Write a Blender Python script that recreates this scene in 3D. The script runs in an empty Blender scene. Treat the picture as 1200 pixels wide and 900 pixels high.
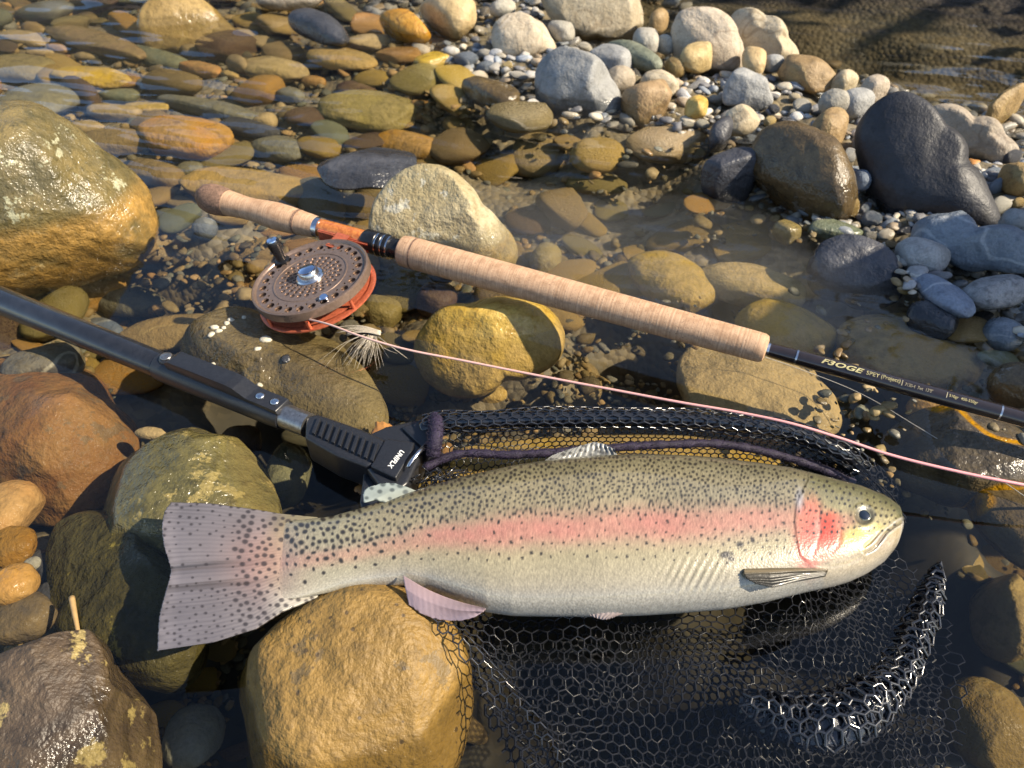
import bpy, bmesh, math, random
import numpy as np
from mathutils import Vector, Matrix
from mathutils.geometry import delaunay_2d_cdt
random.seed(7); RNG = np.random.default_rng(7)
R = math.radians
scene = bpy.context.scene
COL = scene.collection

# ---------------------------------------------------------------- camera
PITCH = R(42.0); CAMH = 0.55; FPX = 840.0          # FPX: focal length for a 1200 px wide frame
cam_d = bpy.data.cameras.new('camera'); cam = bpy.data.objects.new('camera', cam_d); COL.objects.link(cam)
cam.location = (0, 0, CAMH); cam.rotation_euler = (math.pi/2 - PITCH, 0, 0)
cam_d.sensor_width = 36.0; cam_d.lens = 36.0*FPX/1200.0
cam_d.clip_start = 0.02; cam_d.clip_end = 500.0
cam_d.dof.use_dof = True; cam_d.dof.focus_distance = 0.68; cam_d.dof.aperture_fstop = 9.0
scene.camera = cam

# ---------------------------------------------------------------- light
SUN_EL = R(40.0); SUN_AZ = R(-14.0)                 # azimuth from +X (right) towards +Y (away)
SUN = Vector((math.cos(SUN_EL)*math.cos(SUN_AZ), math.cos(SUN_EL)*math.sin(SUN_AZ), math.sin(SUN_EL)))
world = bpy.data.worlds.new('World'); scene.world = world; world.use_nodes = True
wn = world.node_tree.nodes; wl = world.node_tree.links
bg = wn['Background']; sky = wn.new('ShaderNodeTexSky'); sky.sky_type = 'NISHITA'; sky.sun_disc = False
sky.sun_elevation = SUN_EL; sky.sun_rotation = math.atan2(SUN.x, SUN.y); sky.altitude = 300
wl.new(sky.outputs[0], bg.inputs[0]); bg.inputs[1].default_value = 0.11
sun_d = bpy.data.lights.new('sun', 'SUN'); sun_d.energy = 5.0; sun_d.angle = R(0.5); sun_d.color = (1.0, 0.87, 0.67)
sun = bpy.data.objects.new('sun', sun_d); COL.objects.link(sun)
sun.rotation_euler = SUN.to_track_quat('Z', 'Y').to_euler(); sun.location = SUN*20
scene.view_settings.view_transform = 'Standard'; scene.view_settings.look = 'None'
scene.view_settings.exposure = 1.0; scene.view_settings.gamma = 1.0
scene.render.engine = 'CYCLES'
scene.cycles.use_denoising = True
scene.cycles.max_bounces = 6; scene.cycles.diffuse_bounces = 2; scene.cycles.glossy_bounces = 3; scene.cycles.transparent_max_bounces = 12
scene.cycles.use_adaptive_sampling = True; scene.cycles.adaptive_threshold = 0.02
scene.cycles.caustics_reflective = False; scene.cycles.caustics_refractive = False

# ---------------------------------------------------------------- picture <-> place
FW = np.array([0, math.cos(PITCH), -math.sin(PITCH)]); UPV = np.array([0, math.sin(PITCH), math.cos(PITCH)])
RT = np.array([1.0, 0, 0]); CAMP = np.array([0, 0, CAMH])
def at(u, v, z=0.0):
    """the point at height z that lies under picture point (u, v)"""
    u = np.asarray(u, float); v = np.asarray(v, float); z = np.asarray(z, float)
    d = FW*FPX + (u-600.)[..., None]*RT + (450.-v)[..., None]*UPV
    t = (z-CAMH)/d[..., 2]
    return CAMP + d*t[..., None]
def proj(p):
    q = np.asarray(p, float)-CAMP
    dz = q@FW
    return 600+FPX*(q@RT)/dz, 450-FPX*(q@UPV)/dz, dz
def V(p): return Vector((float(p[0]), float(p[1]), float(p[2])))

# ---------------------------------------------------------------- helpers
def tag(o, label=None, cat=None, group=None, kind=None):
    if label: o['label'] = label
    if cat: o['category'] = cat
    if group: o['group'] = group
    if kind: o['kind'] = kind
    return o
def empty(name, loc=(0, 0, 0)):
    o = bpy.data.objects.new(name, None); o.location = loc; o.empty_display_size = .02; COL.objects.link(o); return o
def link(name, me, mat=None, parent=None):
    o = bpy.data.objects.new(name, me); COL.objects.link(o)
    if mat and not me.materials: me.materials.append(mat)
    if parent:
        o.parent = parent
        o.matrix_parent_inverse = Matrix.Translation(parent.matrix_basis.translation).inverted() if parent.type == 'EMPTY' or parent.parent is None else Matrix()
    return o
def mesh_np(name, verts, faces, smooth=True, col=None):
    """verts Nx3, faces: MxK array or list of arrays"""
    if not isinstance(faces, list): faces = [faces]
    me = bpy.data.meshes.new(name)
    verts = np.asarray(verts, np.float32)
    me.vertices.add(len(verts)); me.vertices.foreach_set('co', verts.ravel())
    faces = [np.asarray(f, np.int32) for f in faces if len(f)]
    nl = sum(f.size for f in faces); npoly = sum(len(f) for f in faces)
    me.loops.add(nl); me.polygons.add(npoly)
    me.loops.foreach_set('vertex_index', np.concatenate([f.ravel() for f in faces]))
    st = []; c = 0
    for f in faces:
        st.append(np.arange(len(f), dtype=np.int32)*f.shape[1]+c); c += f.size
    me.polygons.foreach_set('loop_start', np.concatenate(st))
    me.update(calc_edges=True); me.validate()
    me.polygons.foreach_set('use_smooth', np.full(len(me.polygons), bool(smooth)))
    if col is not None:
        ca = me.color_attributes.new('tint', 'FLOAT_COLOR', 'POINT')
        c4 = np.ones((len(verts), 4), np.float32); c4[:, :3] = col
        ca.data.foreach_set('color', c4.ravel())
    return me
def grid_faces(nu, nv, close_v=False):
    i, j = np.meshgrid(np.arange(nu-1), np.arange(nv if close_v else nv-1), indexing='ij')
    j2 = (j+1) % nv
    return np.stack([i*nv+j, (i+1)*nv+j, (i+1)*nv+j2, i*nv+j2], -1).reshape(-1, 4)
def bm_mesh(name, bm, smooth=True, angle=None):
    me = bpy.data.meshes.new(name); bmesh.ops.recalc_face_normals(bm, faces=bm.faces[:]); bm.to_mesh(me); bm.free()
    me.polygons.foreach_set('use_smooth', np.full(len(me.polygons), bool(smooth)))
    if smooth and angle:
        try: me.set_sharp_from_angle(angle=R(angle))
        except Exception: pass
    return me
class SN:
    """cheap smooth noise: a sum of random waves"""
    def __init__(s, seed, n=14):
        g = np.random.default_rng(seed); k = g.normal(size=(n, 3)); s.k = k/np.linalg.norm(k, axis=1)[:, None]*g.uniform(.6, 1.5, (n, 1))
        s.p = g.uniform(0, 6.28, n); s.n = n
    def __call__(s, p, f=1.0): return np.sin(p@(s.k.T*f)+s.p).sum(1)/math.sqrt(s.n)
def lathe(axis_o, ax, prof, seg=32, caps=True):
    """verts/faces of a turned body: prof = [(t, r)...] along axis ax from axis_o"""
    ax = np.asarray(ax, float); ax = ax/np.linalg.norm(ax)
    h = np.array([0, 0, 1.0]) if abs(ax[2]) < .9 else np.array([1.0, 0, 0])
    e1 = np.cross(ax, h); e1 /= np.linalg.norm(e1); e2 = np.cross(ax, e1)
    th = np.arange(seg)/seg*2*math.pi
    ring = np.cos(th)[:, None]*e1+np.sin(th)[:, None]*e2
    pr = np.asarray(prof, float)
    v = np.asarray(axis_o)+pr[:, 0][:, None, None]*ax+pr[:, 1][:, None, None]*ring[None]
    f = grid_faces(len(pr), seg, True)
    v = v.reshape(-1, 3); fl = [f]
    if caps: fl += [np.arange(seg)[None, ::-1], (np.arange(seg)+(len(pr)-1)*seg)[None]]
    return v, fl
def lathe_obj(name, o, ax, prof, mat, parent=None, seg=32, angle=40):
    v, f = lathe(o, ax, prof, seg); me = mesh_np(name, v, f)
    try: me.set_sharp_from_angle(angle=R(angle))
    except Exception: pass
    return link(name, me, mat, parent)
def tube(path, rad, seg=10):
    p = np.asarray(path, float); n = len(p); t = np.gradient(p, axis=0); t /= np.linalg.norm(t, axis=1)[:, None]+1e-12
    h = np.array([0, 0, 1.0]); a = np.cross(t, h); bad = np.linalg.norm(a, axis=1) < 1e-3; a[bad] = np.cross(t[bad], [1, 0, 0]); a /= np.linalg.norm(a, axis=1)[:, None]
    b = np.cross(a, t); th = np.arange(seg)/seg*2*math.pi
    rad = np.broadcast_to(np.asarray(rad, float), (n,))
    v = p[:, None]+rad[:, None, None]*(np.cos(th)[None, :, None]*a[:, None]+np.sin(th)[None, :, None]*b[:, None])
    return v.reshape(-1, 3), [grid_faces(n, seg, True), np.arange(seg)[None], (np.arange(seg)+(n-1)*seg)[None, ::-1]]
def spline(pts, n):
    """smooth curve through points (any dimension)"""
    p = np.asarray(pts, float); d = np.r_[0, np.cumsum(np.linalg.norm(np.diff(p, axis=0), axis=1))]
    t = np.linspace(0, d[-1], n); m = np.gradient(p, d, axis=0)
    i = np.clip(np.searchsorted(d, t, 'right')-1, 0, len(p)-2); h = d[i+1]-d[i]; x = ((t-d[i])/h)[:, None]; h = h[:, None]
    return (2*x**3-3*x**2+1)*p[i]+(x**3-2*x**2+x)*h*m[i]+(-2*x**3+3*x**2)*p[i+1]+(x**3-x**2)*h*m[i+1]
def sstep(x, a, b):
    t = np.clip((x-a)/(b-a), 0, 1); return t*t*(3-2*t)

# ---------------------------------------------------------------- material helpers
class NT:
    def __init__(s, name):
        s.m = bpy.data.materials.new(name); s.m.use_nodes = True; s.t = s.m.node_tree; s.n = s.t.nodes; s.l = s.t.links
        s.n.clear(); s.out = s.n.new('ShaderNodeOutputMaterial')
    def add(s, typ, ins=None, **kw):
        nd = s.n.new(typ)
        for k, v in kw.items(): setattr(nd, k, v)
        for k, v in (ins or {}).items():
            sk = nd.inputs[k]
            if hasattr(v, 'is_linked') or isinstance(v, bpy.types.NodeSocket): s.l.new(v, sk)
            else:
                if isinstance(v, tuple) and len(v) == 3 and sk.type == 'RGBA': v = (*v, 1)
                sk.default_value = v
        return nd
    def math(s, op, a, b=0.0, c=None, clamp=False):
        d = {0: a, 1: b}
        if c is not None: d[2] = c
        return s.add('ShaderNodeMath', d, operation=op, use_clamp=clamp).outputs[0]
    def noise(s, vec, scale, detail=5.0, rough=.55, dist=0.0):
        return s.add('ShaderNodeTexNoise', {'Vector': vec, 'Scale': scale, 'Detail': detail, 'Roughness': rough, 'Distortion': dist}).outputs[0]
    def ramp(s, fac, lo, hi):
        return s.add('ShaderNodeMapRange', {0: fac, 1: lo, 2: hi, 3: 0.0, 4: 1.0}, interpolation_type='SMOOTHSTEP').outputs[0]
    def mix(s, fac, a, b, mode='MIX'):
        nd = s.add('ShaderNodeMix', None, data_type='RGBA', blend_type=mode)
        for i, v in ((0, fac), (6, a), (7, b)):
            sk = nd.inputs[i]
            if isinstance(v, bpy.types.NodeSocket): s.l.new(v, sk)
            else: sk.default_value = (*v, 1) if isinstance(v, tuple) and len(v) == 3 else v
        return nd.outputs[2]
    def bsdf(s, **kw):
        b = s.add('ShaderNodeBsdfPrincipled', {k.replace('_', ' '): v for k, v in kw.items()})
        s.l.new(b.outputs[0], s.out.inputs[0]); return b
    def bump(s, h, strength=.3, dist=.01, normal=None):
        d = {'Height': h, 'Strength': strength, 'Distance': dist}
        if normal is not None: d['Normal'] = normal
        return s.add('ShaderNodeBump', d).outputs[0]
def simple_mat(name, col, rough=.4, metal=0.0, var=.25, scale=200., bump=.15, bdist=.0005, coat=0.0, scratch=0.0):
    t = NT(name); co = t.add('ShaderNodeTexCoord').outputs['Object']
    n = t.noise(co, scale, 6, .6)
    n2 = t.noise(co, scale*.12, 4, .6)
    c = t.mix(t.ramp(n, .3, .75), tuple(x*(1-var) for x in col), tuple(min(1, x*(1+var)) for x in col))
    c = t.mix(t.math('MULTIPLY', t.ramp(n2, .35, .7), var), c, tuple(x*.5 for x in col))
    rr = t.math('ADD', rough-.08, t.math('MULTIPLY', n2, .16))
    t.bsdf(Base_Color=c, Roughness=rr, Metallic=metal, Coat_Weight=coat, Normal=t.bump(n, bump, bdist))
    return t.m
# ================================================================ THE GROUND AND THE WATER
CTRL = [(50,30,-.06),(200,150,-.075),(100,100,-.07),(350,130,-.075),(450,150,-.075),(400,20,-.04),(480,60,-.025),(300,60,-.065),(260,10,-.05),(-150,60,-.06),(-100,-60,-.05),
 (200,-40,-.02),(450,-40,.01),(620,60,.012),(700,110,.006),(800,120,.016),(900,110,.028),(1000,150,.03),(1100,260,.025),(1190,200,.03),(1300,250,.03),(1150,330,.006),
 (1190,390,-.02),(980,240,.0),(860,200,-.02),(750,168,-.03),(560,60,.0),(700,-10,.01),(640,0,.015),(900,62,.0),(1040,95,.0),(1180,135,.0),
 (900,28,-.20),(1000,58,-.22),(1100,85,-.22),(1190,100,-.20),(810,2,-.16),(1300,118,-.2),(850,10,-.2),(950,42,-.22),(1050,70,-.22),(1150,92,-.21),(770,-12,-.16),(1000,35,-.2),(1100,55,-.2),(1190,70,-.2),(900,0,-.2),(1000,15,-.2),(1100,30,-.2),(1190,45,-.2),
 (600,200,-.10),(750,250,-.11),(850,290,-.09),(700,330,-.10),(900,350,-.09),(1000,400,-.07),(1100,420,-.06),(1190,450,-.05),
 (250,260,-.06),(350,320,-.08),(500,400,-.10),(650,420,-.10),(850,450,-.09),(40,390,-.10),(150,430,-.15),(250,480,-.34),(400,560,-.38),(300,700,-.36),
 (100,700,-.12),(30,660,-.08),(230,830,-.36),(600,800,-.5),(900,750,-.5),(760,660,-.5),(1050,800,-.42),(1150,650,-.32),(1180,800,-.32),(1100,560,-.26),(600,1000,-.5),(0,900,-.15),(1250,950,-.15),(700,580,-.34),(950,570,-.30)]
CP = np.array([np.r_[at(u, v, 0.0 if v < 125 and u > 740 else z)[:2], z] for u, v, z in CTRL])
BA = at(800, -45, 0)[:2]; BB = at(1200, 4, 0)[:2]           # foot of the far bank
bdir = (BB-BA)/np.linalg.norm(BB-BA); bnorm = np.array([-bdir[1], bdir[0]]); bnorm = bnorm if bnorm[1] > 0 else -bnorm
sA, sB, sC = SN(11), SN(12), SN(13)
def bed(x, y):
    x = np.asarray(x, float); y = np.asarray(y, float); sh = x.shape; x = x.ravel(); y = y.ravel()
    d2 = (x[:, None]-CP[:, 0])**2+(y[:, None]-CP[:, 1])**2
    w = 1/(d2+.0015)**1.7
    z = (w*CP[:, 2]).sum(1)/w.sum(1)
    p = np.stack([x, y, 0*x], 1)
    z = z+.006*sA(p, 22)+.003*sB(p, 60)
    q = (x-BA[0])*bnorm[0]+(y-BA[1])*bnorm[1]+.05*sC(p, 5)+.02*sB(p, 15)
    z = z*(1-sstep(q, -.15, 0))+sstep(q, -.15, 0)*-.10
    up = np.clip(q, 0, None)
    hill = .13*sstep(up, 0, .35)+np.clip(up-.2, 0, 60)*(.30+.42*sstep(-((x-BA[0])*bdir[0]+(y-BA[1])*bdir[1]), -.2, 1.0))*sstep(up, .0, 1.6)+(.04*sA(p, 9)+.10*sB(p, 2.2)*sstep(up, .5, 4))*sstep(up, .05, .5)
    z = z+np.where(up > 0, hill+.03*sstep(up, 0, .08), 0)
    far = sstep(np.hypot(x, y-1.0), 4, 14)
    z = np.where(up > 0, z, z*(1-far)+far*-.10)
    return z.reshape(sh)
def axis_pts(a, b, step, far, g=1.22):
    c = list(np.arange(a, b+1e-6, step)); s = step; hi = [c[-1]]; lo = [c[0]]
    while hi[-1] < far: s *= g; hi.append(hi[-1]+s)
    s = step
    while lo[-1] > -far: s *= g; lo.append(lo[-1]-s)
    return np.array(lo[::-1][:-1]+c+hi[1:])
gx = axis_pts(-2.2, 2.6, .016, 90); gy = axis_pts(.05, 3.4, .016, 90)
GX, GY = np.meshgrid(gx, gy, indexing='ij')
GZ = np.concatenate([bed(GX[i:i+40], GY[i:i+40]) for i in range(0, len(gx), 40)])
t = NT('stream_bed_soil'); co = t.add('ShaderNodeTexCoord').outputs['Object']
v1 = t.add('ShaderNodeTexVoronoi', {'Vector': co, 'Scale': 75., 'Randomness': 1.0})
n1 = t.noise(co, 6, 3); n2 = t.noise(co, 45, 4)
sep = t.add('ShaderNodeSeparateColor', {0: v1.outputs['Color']})
c = t.mix(sep.outputs[0], (.09, .07, .035), (.24, .185, .095)); c = t.mix(t.math('MULTIPLY', sep.outputs[1], .45), c, (.10, .105, .10))
c = t.mix(t.ramp(n1, .35, .7), c, t.mix(sep.outputs[2], (.08, .06, .03), (.17, .13, .065)))
z = t.add('ShaderNodeSeparateXYZ', {0: t.add('ShaderNodeNewGeometry').outputs['Position']}).outputs[2]
dry = t.ramp(z, .015, .05); c = t.mix(t.math('MULTIPLY', dry, .6), c, t.mix(sep.outputs[0], (.20, .18, .15), (.34, .31, .27)))
ygr = t.add('ShaderNodeSeparateXYZ', {0: co}).outputs[1]
deep_shade = t.math('MULTIPLY', t.math('SUBTRACT', 1.0, t.ramp(z, -.24, -.16)), t.math('SUBTRACT', 1.0, t.ramp(ygr, 1.0, 1.3))); c = t.mix(t.math('MULTIPLY', deep_shade, .85), c, (.010, .010, .009))       # near-black bed in the deep holes: shade painted into the colour
hl = t.ramp(z, .12, .3); c = t.mix(hl, c, t.mix(t.ramp(n2, .35, .65), (.020, .015, .012), (.055, .04, .03)))
c = t.mix(t.add('ShaderNodeVertexColor', layer_name='tint').outputs[0], c, t.mix(t.ramp(n2, .35, .65), (.016, .013, .011), (.055, .042, .033)))     # far bank earth with its shade darkened into the colour
hh = t.ramp(z, .8, 2.0); c = t.mix(hh, c, t.mix(t.ramp(n1, .4, .6), (.018, .022, .010), (.085, .07, .03)))
hgt = t.math('MULTIPLY', v1.outputs['Distance'], -1.0)
t.bsdf(Base_Color=c, Roughness=.75, Normal=t.bump(t.math('MULTIPLY', t.math('ADD', hgt, n2), t.math('SUBTRACT', 1.0, deep_shade)), .7, .006)); M_bed = t.m
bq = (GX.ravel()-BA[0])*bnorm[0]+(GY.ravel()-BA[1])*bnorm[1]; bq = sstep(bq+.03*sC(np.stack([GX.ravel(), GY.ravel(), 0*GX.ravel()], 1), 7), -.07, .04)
qc = (GX.ravel()-BA[0])*bnorm[0]+(GY.ravel()-BA[1])*bnorm[1]; bq = np.maximum(bq, .22*sstep(qc, -1.2, -1.0)*sstep(-GZ.ravel(), .03, .09)*(GY.ravel() > 1.1)*(GX.ravel() > .2))      # side channel floor darkened to read as dark water
me = mesh_np('ground', np.stack([GX, GY, GZ], -1).reshape(-1, 3), grid_faces(len(gx), len(gy)), True, np.repeat(bq[:, None], 3, 1))
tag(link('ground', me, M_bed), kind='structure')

# water: a rippled sheet that mirrors the sky by its Fresnel share and lets light through straight
t = NT('clear_stream_water'); geo = t.add('ShaderNodeNewGeometry')
ior = t.math('ADD', 1.33, t.math('MULTIPLY', geo.outputs['Backfacing'], 1/1.33-1.33))    # same share from both sides of the thin sheet
fr = t.add('ShaderNodeFresnel', {'IOR': ior}).outputs[0]
tr = t.add('ShaderNodeBsdfTransparent', {'Color': (.985, .985, .97)}).outputs[0]
gl = t.add('ShaderNodeBsdfGlossy', {'Color': (1, 1, 1), 'Roughness': .03}).outputs[0]
mx = t.add('ShaderNodeMixShader', {0: fr, 1: tr, 2: gl}).outputs[0]; t.l.new(mx, t.out.inputs[0])
t.l.new(t.add('ShaderNodeVolumeAbsorption', {'Color': (.36, .31, .12), 'Density': 1.1}).outputs[0], t.out.inputs[1]); M_water = t.m   # faintly tea coloured: deep holes go dark
def ripple(x, y):
    """height of the surface: calm by the near bank, livelier in the current, long waves along the flow"""
    p = np.stack([x, y, 0*x], 1); ca, sa = math.cos(R(-24)), math.sin(R(-24))
    f = np.stack([(p[:, 0]*ca+p[:, 1]*sa)*.45, -p[:, 0]*sa+p[:, 1]*ca, 0*x], 1)
    w1, w2, w3, w4 = SN(31, 18), SN(32, 18), SN(33, 18), SN(34, 18)
    fast = sstep(y, .62, 1.15); live = .35+.65*sstep(w4(p, 3.0), -.6, .9)
    a = .06+.94*fast*live
    q = f+.012*np.stack([w3(p, 14), w4(p, 14), 0*x], 1)
    a = a*(1+.8*sstep(y, .95, 1.4)+.6*sstep(y, 1.45, 1.7)*sstep(x, .1, .4))
    return a*(.0016*w1(q, 38)+.00085*w2(q, 85)+.00045*w3(q, 170)*sstep(-y, -2.2, -1.4))+.0003*w3(p, 26)
wx = axis_pts(-2.0, 2.2, .008, 80, 1.35)
wyl = [.12]
while wyl[-1] < 3.2: wyl.append(wyl[-1]+.0045+.0022*max(0, wyl[-1]-.4))
st = .012
while wyl[-1] < 80: st *= 1.35; wyl.append(wyl[-1]+st)
wy = np.array([-80, -30, -8, -2, -.5, -.1]+wyl)
WX, WY = np.meshgrid(wx, wy, indexing='ij'); wp = np.stack([WX.ravel(), WY.ravel(), 0*WX.ravel()], 1)
wp[:, 2] = ripple(wp[:, 0], wp[:, 1])*(1-sstep(np.abs(wp[:, 0]), 2.0, 2.3))*(1-sstep(wp[:, 1], 3.0, 3.6))*sstep(wp[:, 1], .1, .14)
nX, nY = len(wx), len(wy); n0 = len(wp); low = wp.copy(); low[:, 2] = -1.2
bi = np.r_[np.arange(nX-1)*nY, (nX-1)*nY+np.arange(nY-1), np.arange(nX-1, 0, -1)*nY+nY-1, np.arange(nY-1, 0, -1)]
bot4 = np.array([[0, nY-1, (nX-1)*nY+nY-1, (nX-1)*nY]])
mp_ = {int(b): n0+k for k, b in enumerate(bi)}
sk = np.array([[a, mp_[int(a)], mp_[int(b)], b] for a, b in zip(bi, np.roll(bi, -1))])
bt = np.array([[mp_[0], mp_[nY-1], mp_[(nX-1)*nY+nY-1], mp_[(nX-1)*nY]]])
tag(link('water', mesh_np('water', np.concatenate([wp, low[bi]]), [grid_faces(nX, nY), sk, np.array([[mp_[int(b)] for b in bi[::-1]]])]), M_water), kind='structure')

# dark shrubs added to shade the far bank and darken what the water mirrors
t = NT('dark_shrub_leaf'); oi = t.add('ShaderNodeTexCoord').outputs['Object']; n1 = t.noise(oi, 9, 2)
b1 = t.add('ShaderNodeBsdfPrincipled', {'Base Color': t.mix(t.ramp(n1, .35, .65), (.022, .032, .012), (.075, .07, .025)), 'Roughness': .6}); t.l.new(b1.outputs[0], t.out.inputs[0]); M_leaf = t.m
t = NT('shrub_bark'); t.bsdf(Base_Color=t.mix(t.noise(t.add('ShaderNodeTexCoord').outputs['Object'], 60, 4), (.03, .022, .016), (.09, .07, .05)), Roughness=.85); M_bark = t.m
def shrub(s_, off, h, w, seed, label, pos=None):
    g = np.random.default_rng(seed); q = BA+bdir*s_+bnorm*off if pos is None else np.array(pos); z0 = float(bed(q[0], q[1])); root = empty('shrub', (q[0], q[1], z0)); tag(root, label, 'shrub', 'shrubs added on the far bank for shade')
    vs, fs, k = [], [], 0; tips = []
    for i in range(9):
        a = g.uniform(0, 6.28); r_ = w*g.uniform(.3, 1); tip = np.array([math.cos(a)*r_, math.sin(a)*r_*.8, h*g.uniform(.55, 1)]); mid = tip*.5+g.normal(size=3)*.05*h; base = np.array([math.cos(a)*.04, math.sin(a)*.04, -.05])
        v, f = tube(spline([base, mid, tip], 10), np.linspace(.014*h+.006, .003, 10), 6); vs.append(v); fs.append(f[0]+k); k += len(v); tips += [spline([base, mid, tip], 30)[8:]]
    o = link('stems', mesh_np('stems', np.concatenate(vs), np.concatenate(fs)), M_bark); o.parent = root
    tips = np.concatenate(tips); n = 1500 if h < 2 else 7000; c = tips[g.integers(len(tips), size=n)]+g.normal(size=(n, 3))*np.array([.13, .13, .10])*h
    u = g.normal(size=(n, 3)); u /= np.linalg.norm(u, axis=1)[:, None]; w_ = np.cross(u, g.normal(size=(n, 3))); w_ /= np.linalg.norm(w_, axis=1)[:, None]; L = g.uniform(.025, .06, n)[:, None]*(.6+.5*h)
    P_ = np.stack([c-u*L, c+w_*L*.45, c+u*L, c-w_*L*.45], 1).reshape(-1, 3); o = link('foliage', mesh_np('foliage', P_, np.arange(4*n).reshape(-1, 4), False), M_leaf); o.parent = root
for i, (s_, off, h, w) in enumerate([(-1.2,.8,.8,.5),(-.4,.9,.6,.45),(.25,.9,.4,.4),(.8,.9,.4,.4),(1.35,.8,.4,.4),(1.9,.5,.7,.45),(2.6,.5,.8,.5),(3.4,.6,1.0,.6),(.0,1.6,1.6,.8),(1.6,1.7,1.5,.8),(-1.8,1.8,1.8,.9),(3.2,1.9,1.6,.9)]):
    shrub(s_, off, h, w, 300+i, 'dark leafy shrub added to shade the far bank')
for i, (px_, py_, h, w, lb) in enumerate([(3.6,2.75,2.0,.5,'lowest'),(4.4,2.6,2.4,.5,'nearest'),(5.2,2.5,2.8,.6,'tallest')]): shrub(0, 0, h, w, 330+i, '%s of the tall dark shrubs added unseen beyond the right edge for shade' % lb, (px_, py_))  # unseen blockers, added so their shadow falls along the far bank
# ================================================================ STONES
def stone_mat(name, c1, c2, c3, patch=None, pamt=0.0, vein=None, vscale=9., band=0.0, algae=(.27, .19, .06), alg=.5, rough=.62, gscale=1.0, wetz=.014, dark=.55, bumpk=1.0, sat=1.02, pits=0.0, algz=0.0):
    t = NT(name); co = t.add('ShaderNodeTexCoord').outputs['Object']; oi = t.add('ShaderNodeObjectInfo')
    rnd = oi.outputs['Random']
    off = t.add('ShaderNodeCombineXYZ', {0: t.math('MULTIPLY', rnd, 37.), 1: t.math('MULTIPLY', rnd, 91.), 2: t.math('MULTIPLY', rnd, 13.)}).outputs[0]
    p = t.add('ShaderNodeVectorMath', {0: co, 1: off}, operation='ADD').outputs[0]
    nA = t.noise(p, 14*gscale, 4, .62); nB = t.noise(p, 75*gscale, 4, .65); nC = t.noise(p, 330*gscale, 1, .6)
    c = t.mix(t.ramp(nA, .32, .68), c1, c2)
    c = t.mix(t.math('MULTIPLY', t.ramp(nB, .45, .72), .75), c, c3)
    if band:
        w = t.add('ShaderNodeTexWave', {'Vector': p, 'Scale': 16*gscale, 'Distortion': 5., 'Detail': 4., 'Detail Scale': 1.2}, bands_direction='Z').outputs[1]
        c = t.mix(t.math('MULTIPLY', t.ramp(w, .45, .8), band), c, tuple(x*.45 for x in c1))
    if vein:
        vv = t.math('ABSOLUTE', t.math('SUBTRACT', t.noise(p, vscale, 2, .5), .5))
        c = t.mix(t.math('MULTIPLY', t.math('SUBTRACT', 1.0, t.ramp(vv, .004, .016)), .75), c, vein)
    if patch:
        pm = t.noise(p, 24*gscale, 5, .7)
        c = t.mix(t.math('MULTIPLY', t.ramp(pm, .66-.2*pamt, .70-.2*pamt), .85), c, patch)
    grain = t.ramp(nC, .25, .8); c = t.mix(t.math('MULTIPLY', grain, .35), c, tuple(x*.45 for x in c1))
    pit = t.add('ShaderNodeTexVoronoi', {'Vector': p, 'Scale': 130*gscale}).outputs['Distance']
    c = t.mix(t.math('MULTIPLY', t.math('SUBTRACT', 1.0, t.ramp(pit, .08, .2)), t.math('MULTIPLY', t.ramp(nB, .5, .65), .6)), c, tuple(x*.25 for x in c1))
    if pits:
        pv_ = t.add('ShaderNodeTexVoronoi', {'Vector': p, 'Scale': 105., 'Randomness': 1.0}); on = t.math('GREATER_THAN', t.add('ShaderNodeSeparateColor', {0: pv_.outputs['Color']}).outputs[0], 1-pits)
        pit2 = t.math('MULTIPLY', t.math('SUBTRACT', 1.0, t.ramp(t.math('ADD', pv_.outputs['Distance'], t.math('MULTIPLY', nB, .25)), .26, .34)), on); c = t.mix(t.math('MULTIPLY', pit2, .8), c, (.05, .035, .018))
    c = t.add('ShaderNodeHueSaturation', {'Hue': t.math('ADD', .492, t.math('MULTIPLY', rnd, .016)), 'Saturation': t.math('ADD', sat, t.math('MULTIPLY', rnd, .25)), 'Value': t.math('ADD', .82, t.math('MULTIPLY', t.math('FRACT', t.math('MULTIPLY', rnd, 7.3)), .38)), 'Color': c}).outputs[0]
    # the waterline: algae film below it, wet stone up to a ragged line just above it
    z = t.add('ShaderNodeSeparateXYZ', {0: t.add('ShaderNodeNewGeometry').outputs['Position']}).outputs[2]
    zz = t.math('ADD', z, t.math('MULTIPLY', t.math('SUBTRACT', nA, .5), .035))
    if alg:
        am = t.math('MULTIPLY', t.math('SUBTRACT', 1.0, t.ramp(zz, algz-.012, algz+.012)), t.math('MULTIPLY', t.ramp(nA, .25, .6), alg))
        c = t.mix(am, c, t.mix(t.ramp(nB, .35, .65), tuple(x*.55 for x in algae), algae))
    wet = t.math('SUBTRACT', 1.0, t.ramp(zz, wetz, wetz+.012))
    c = t.mix(wet, c, t.mix(1.0, c, (dark, dark, dark*.97), 'MULTIPLY'))
    rr = t.math('ADD', rough, t.math('MULTIPLY', wet, .20-rough)); rr = t.math('ADD', rr, t.math('MULTIPLY', t.math('SUBTRACT', nB, .5), .25), clamp=True)
    nm = t.bump(t.math('ADD', nA, t.math('ADD', t.math('MULTIPLY', nB, .32), t.math('MULTIPLY', nC, .10))), .6*bumpk, .015)
    t.bsdf(Base_Color=c, Roughness=rr, Normal=nm, Specular_IOR_Level=t.math('ADD', .04, t.math('MULTIPLY', t.ramp(z, -.006, .001), .46)))      # under water the film of gloss is gone
    return t.m
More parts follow.
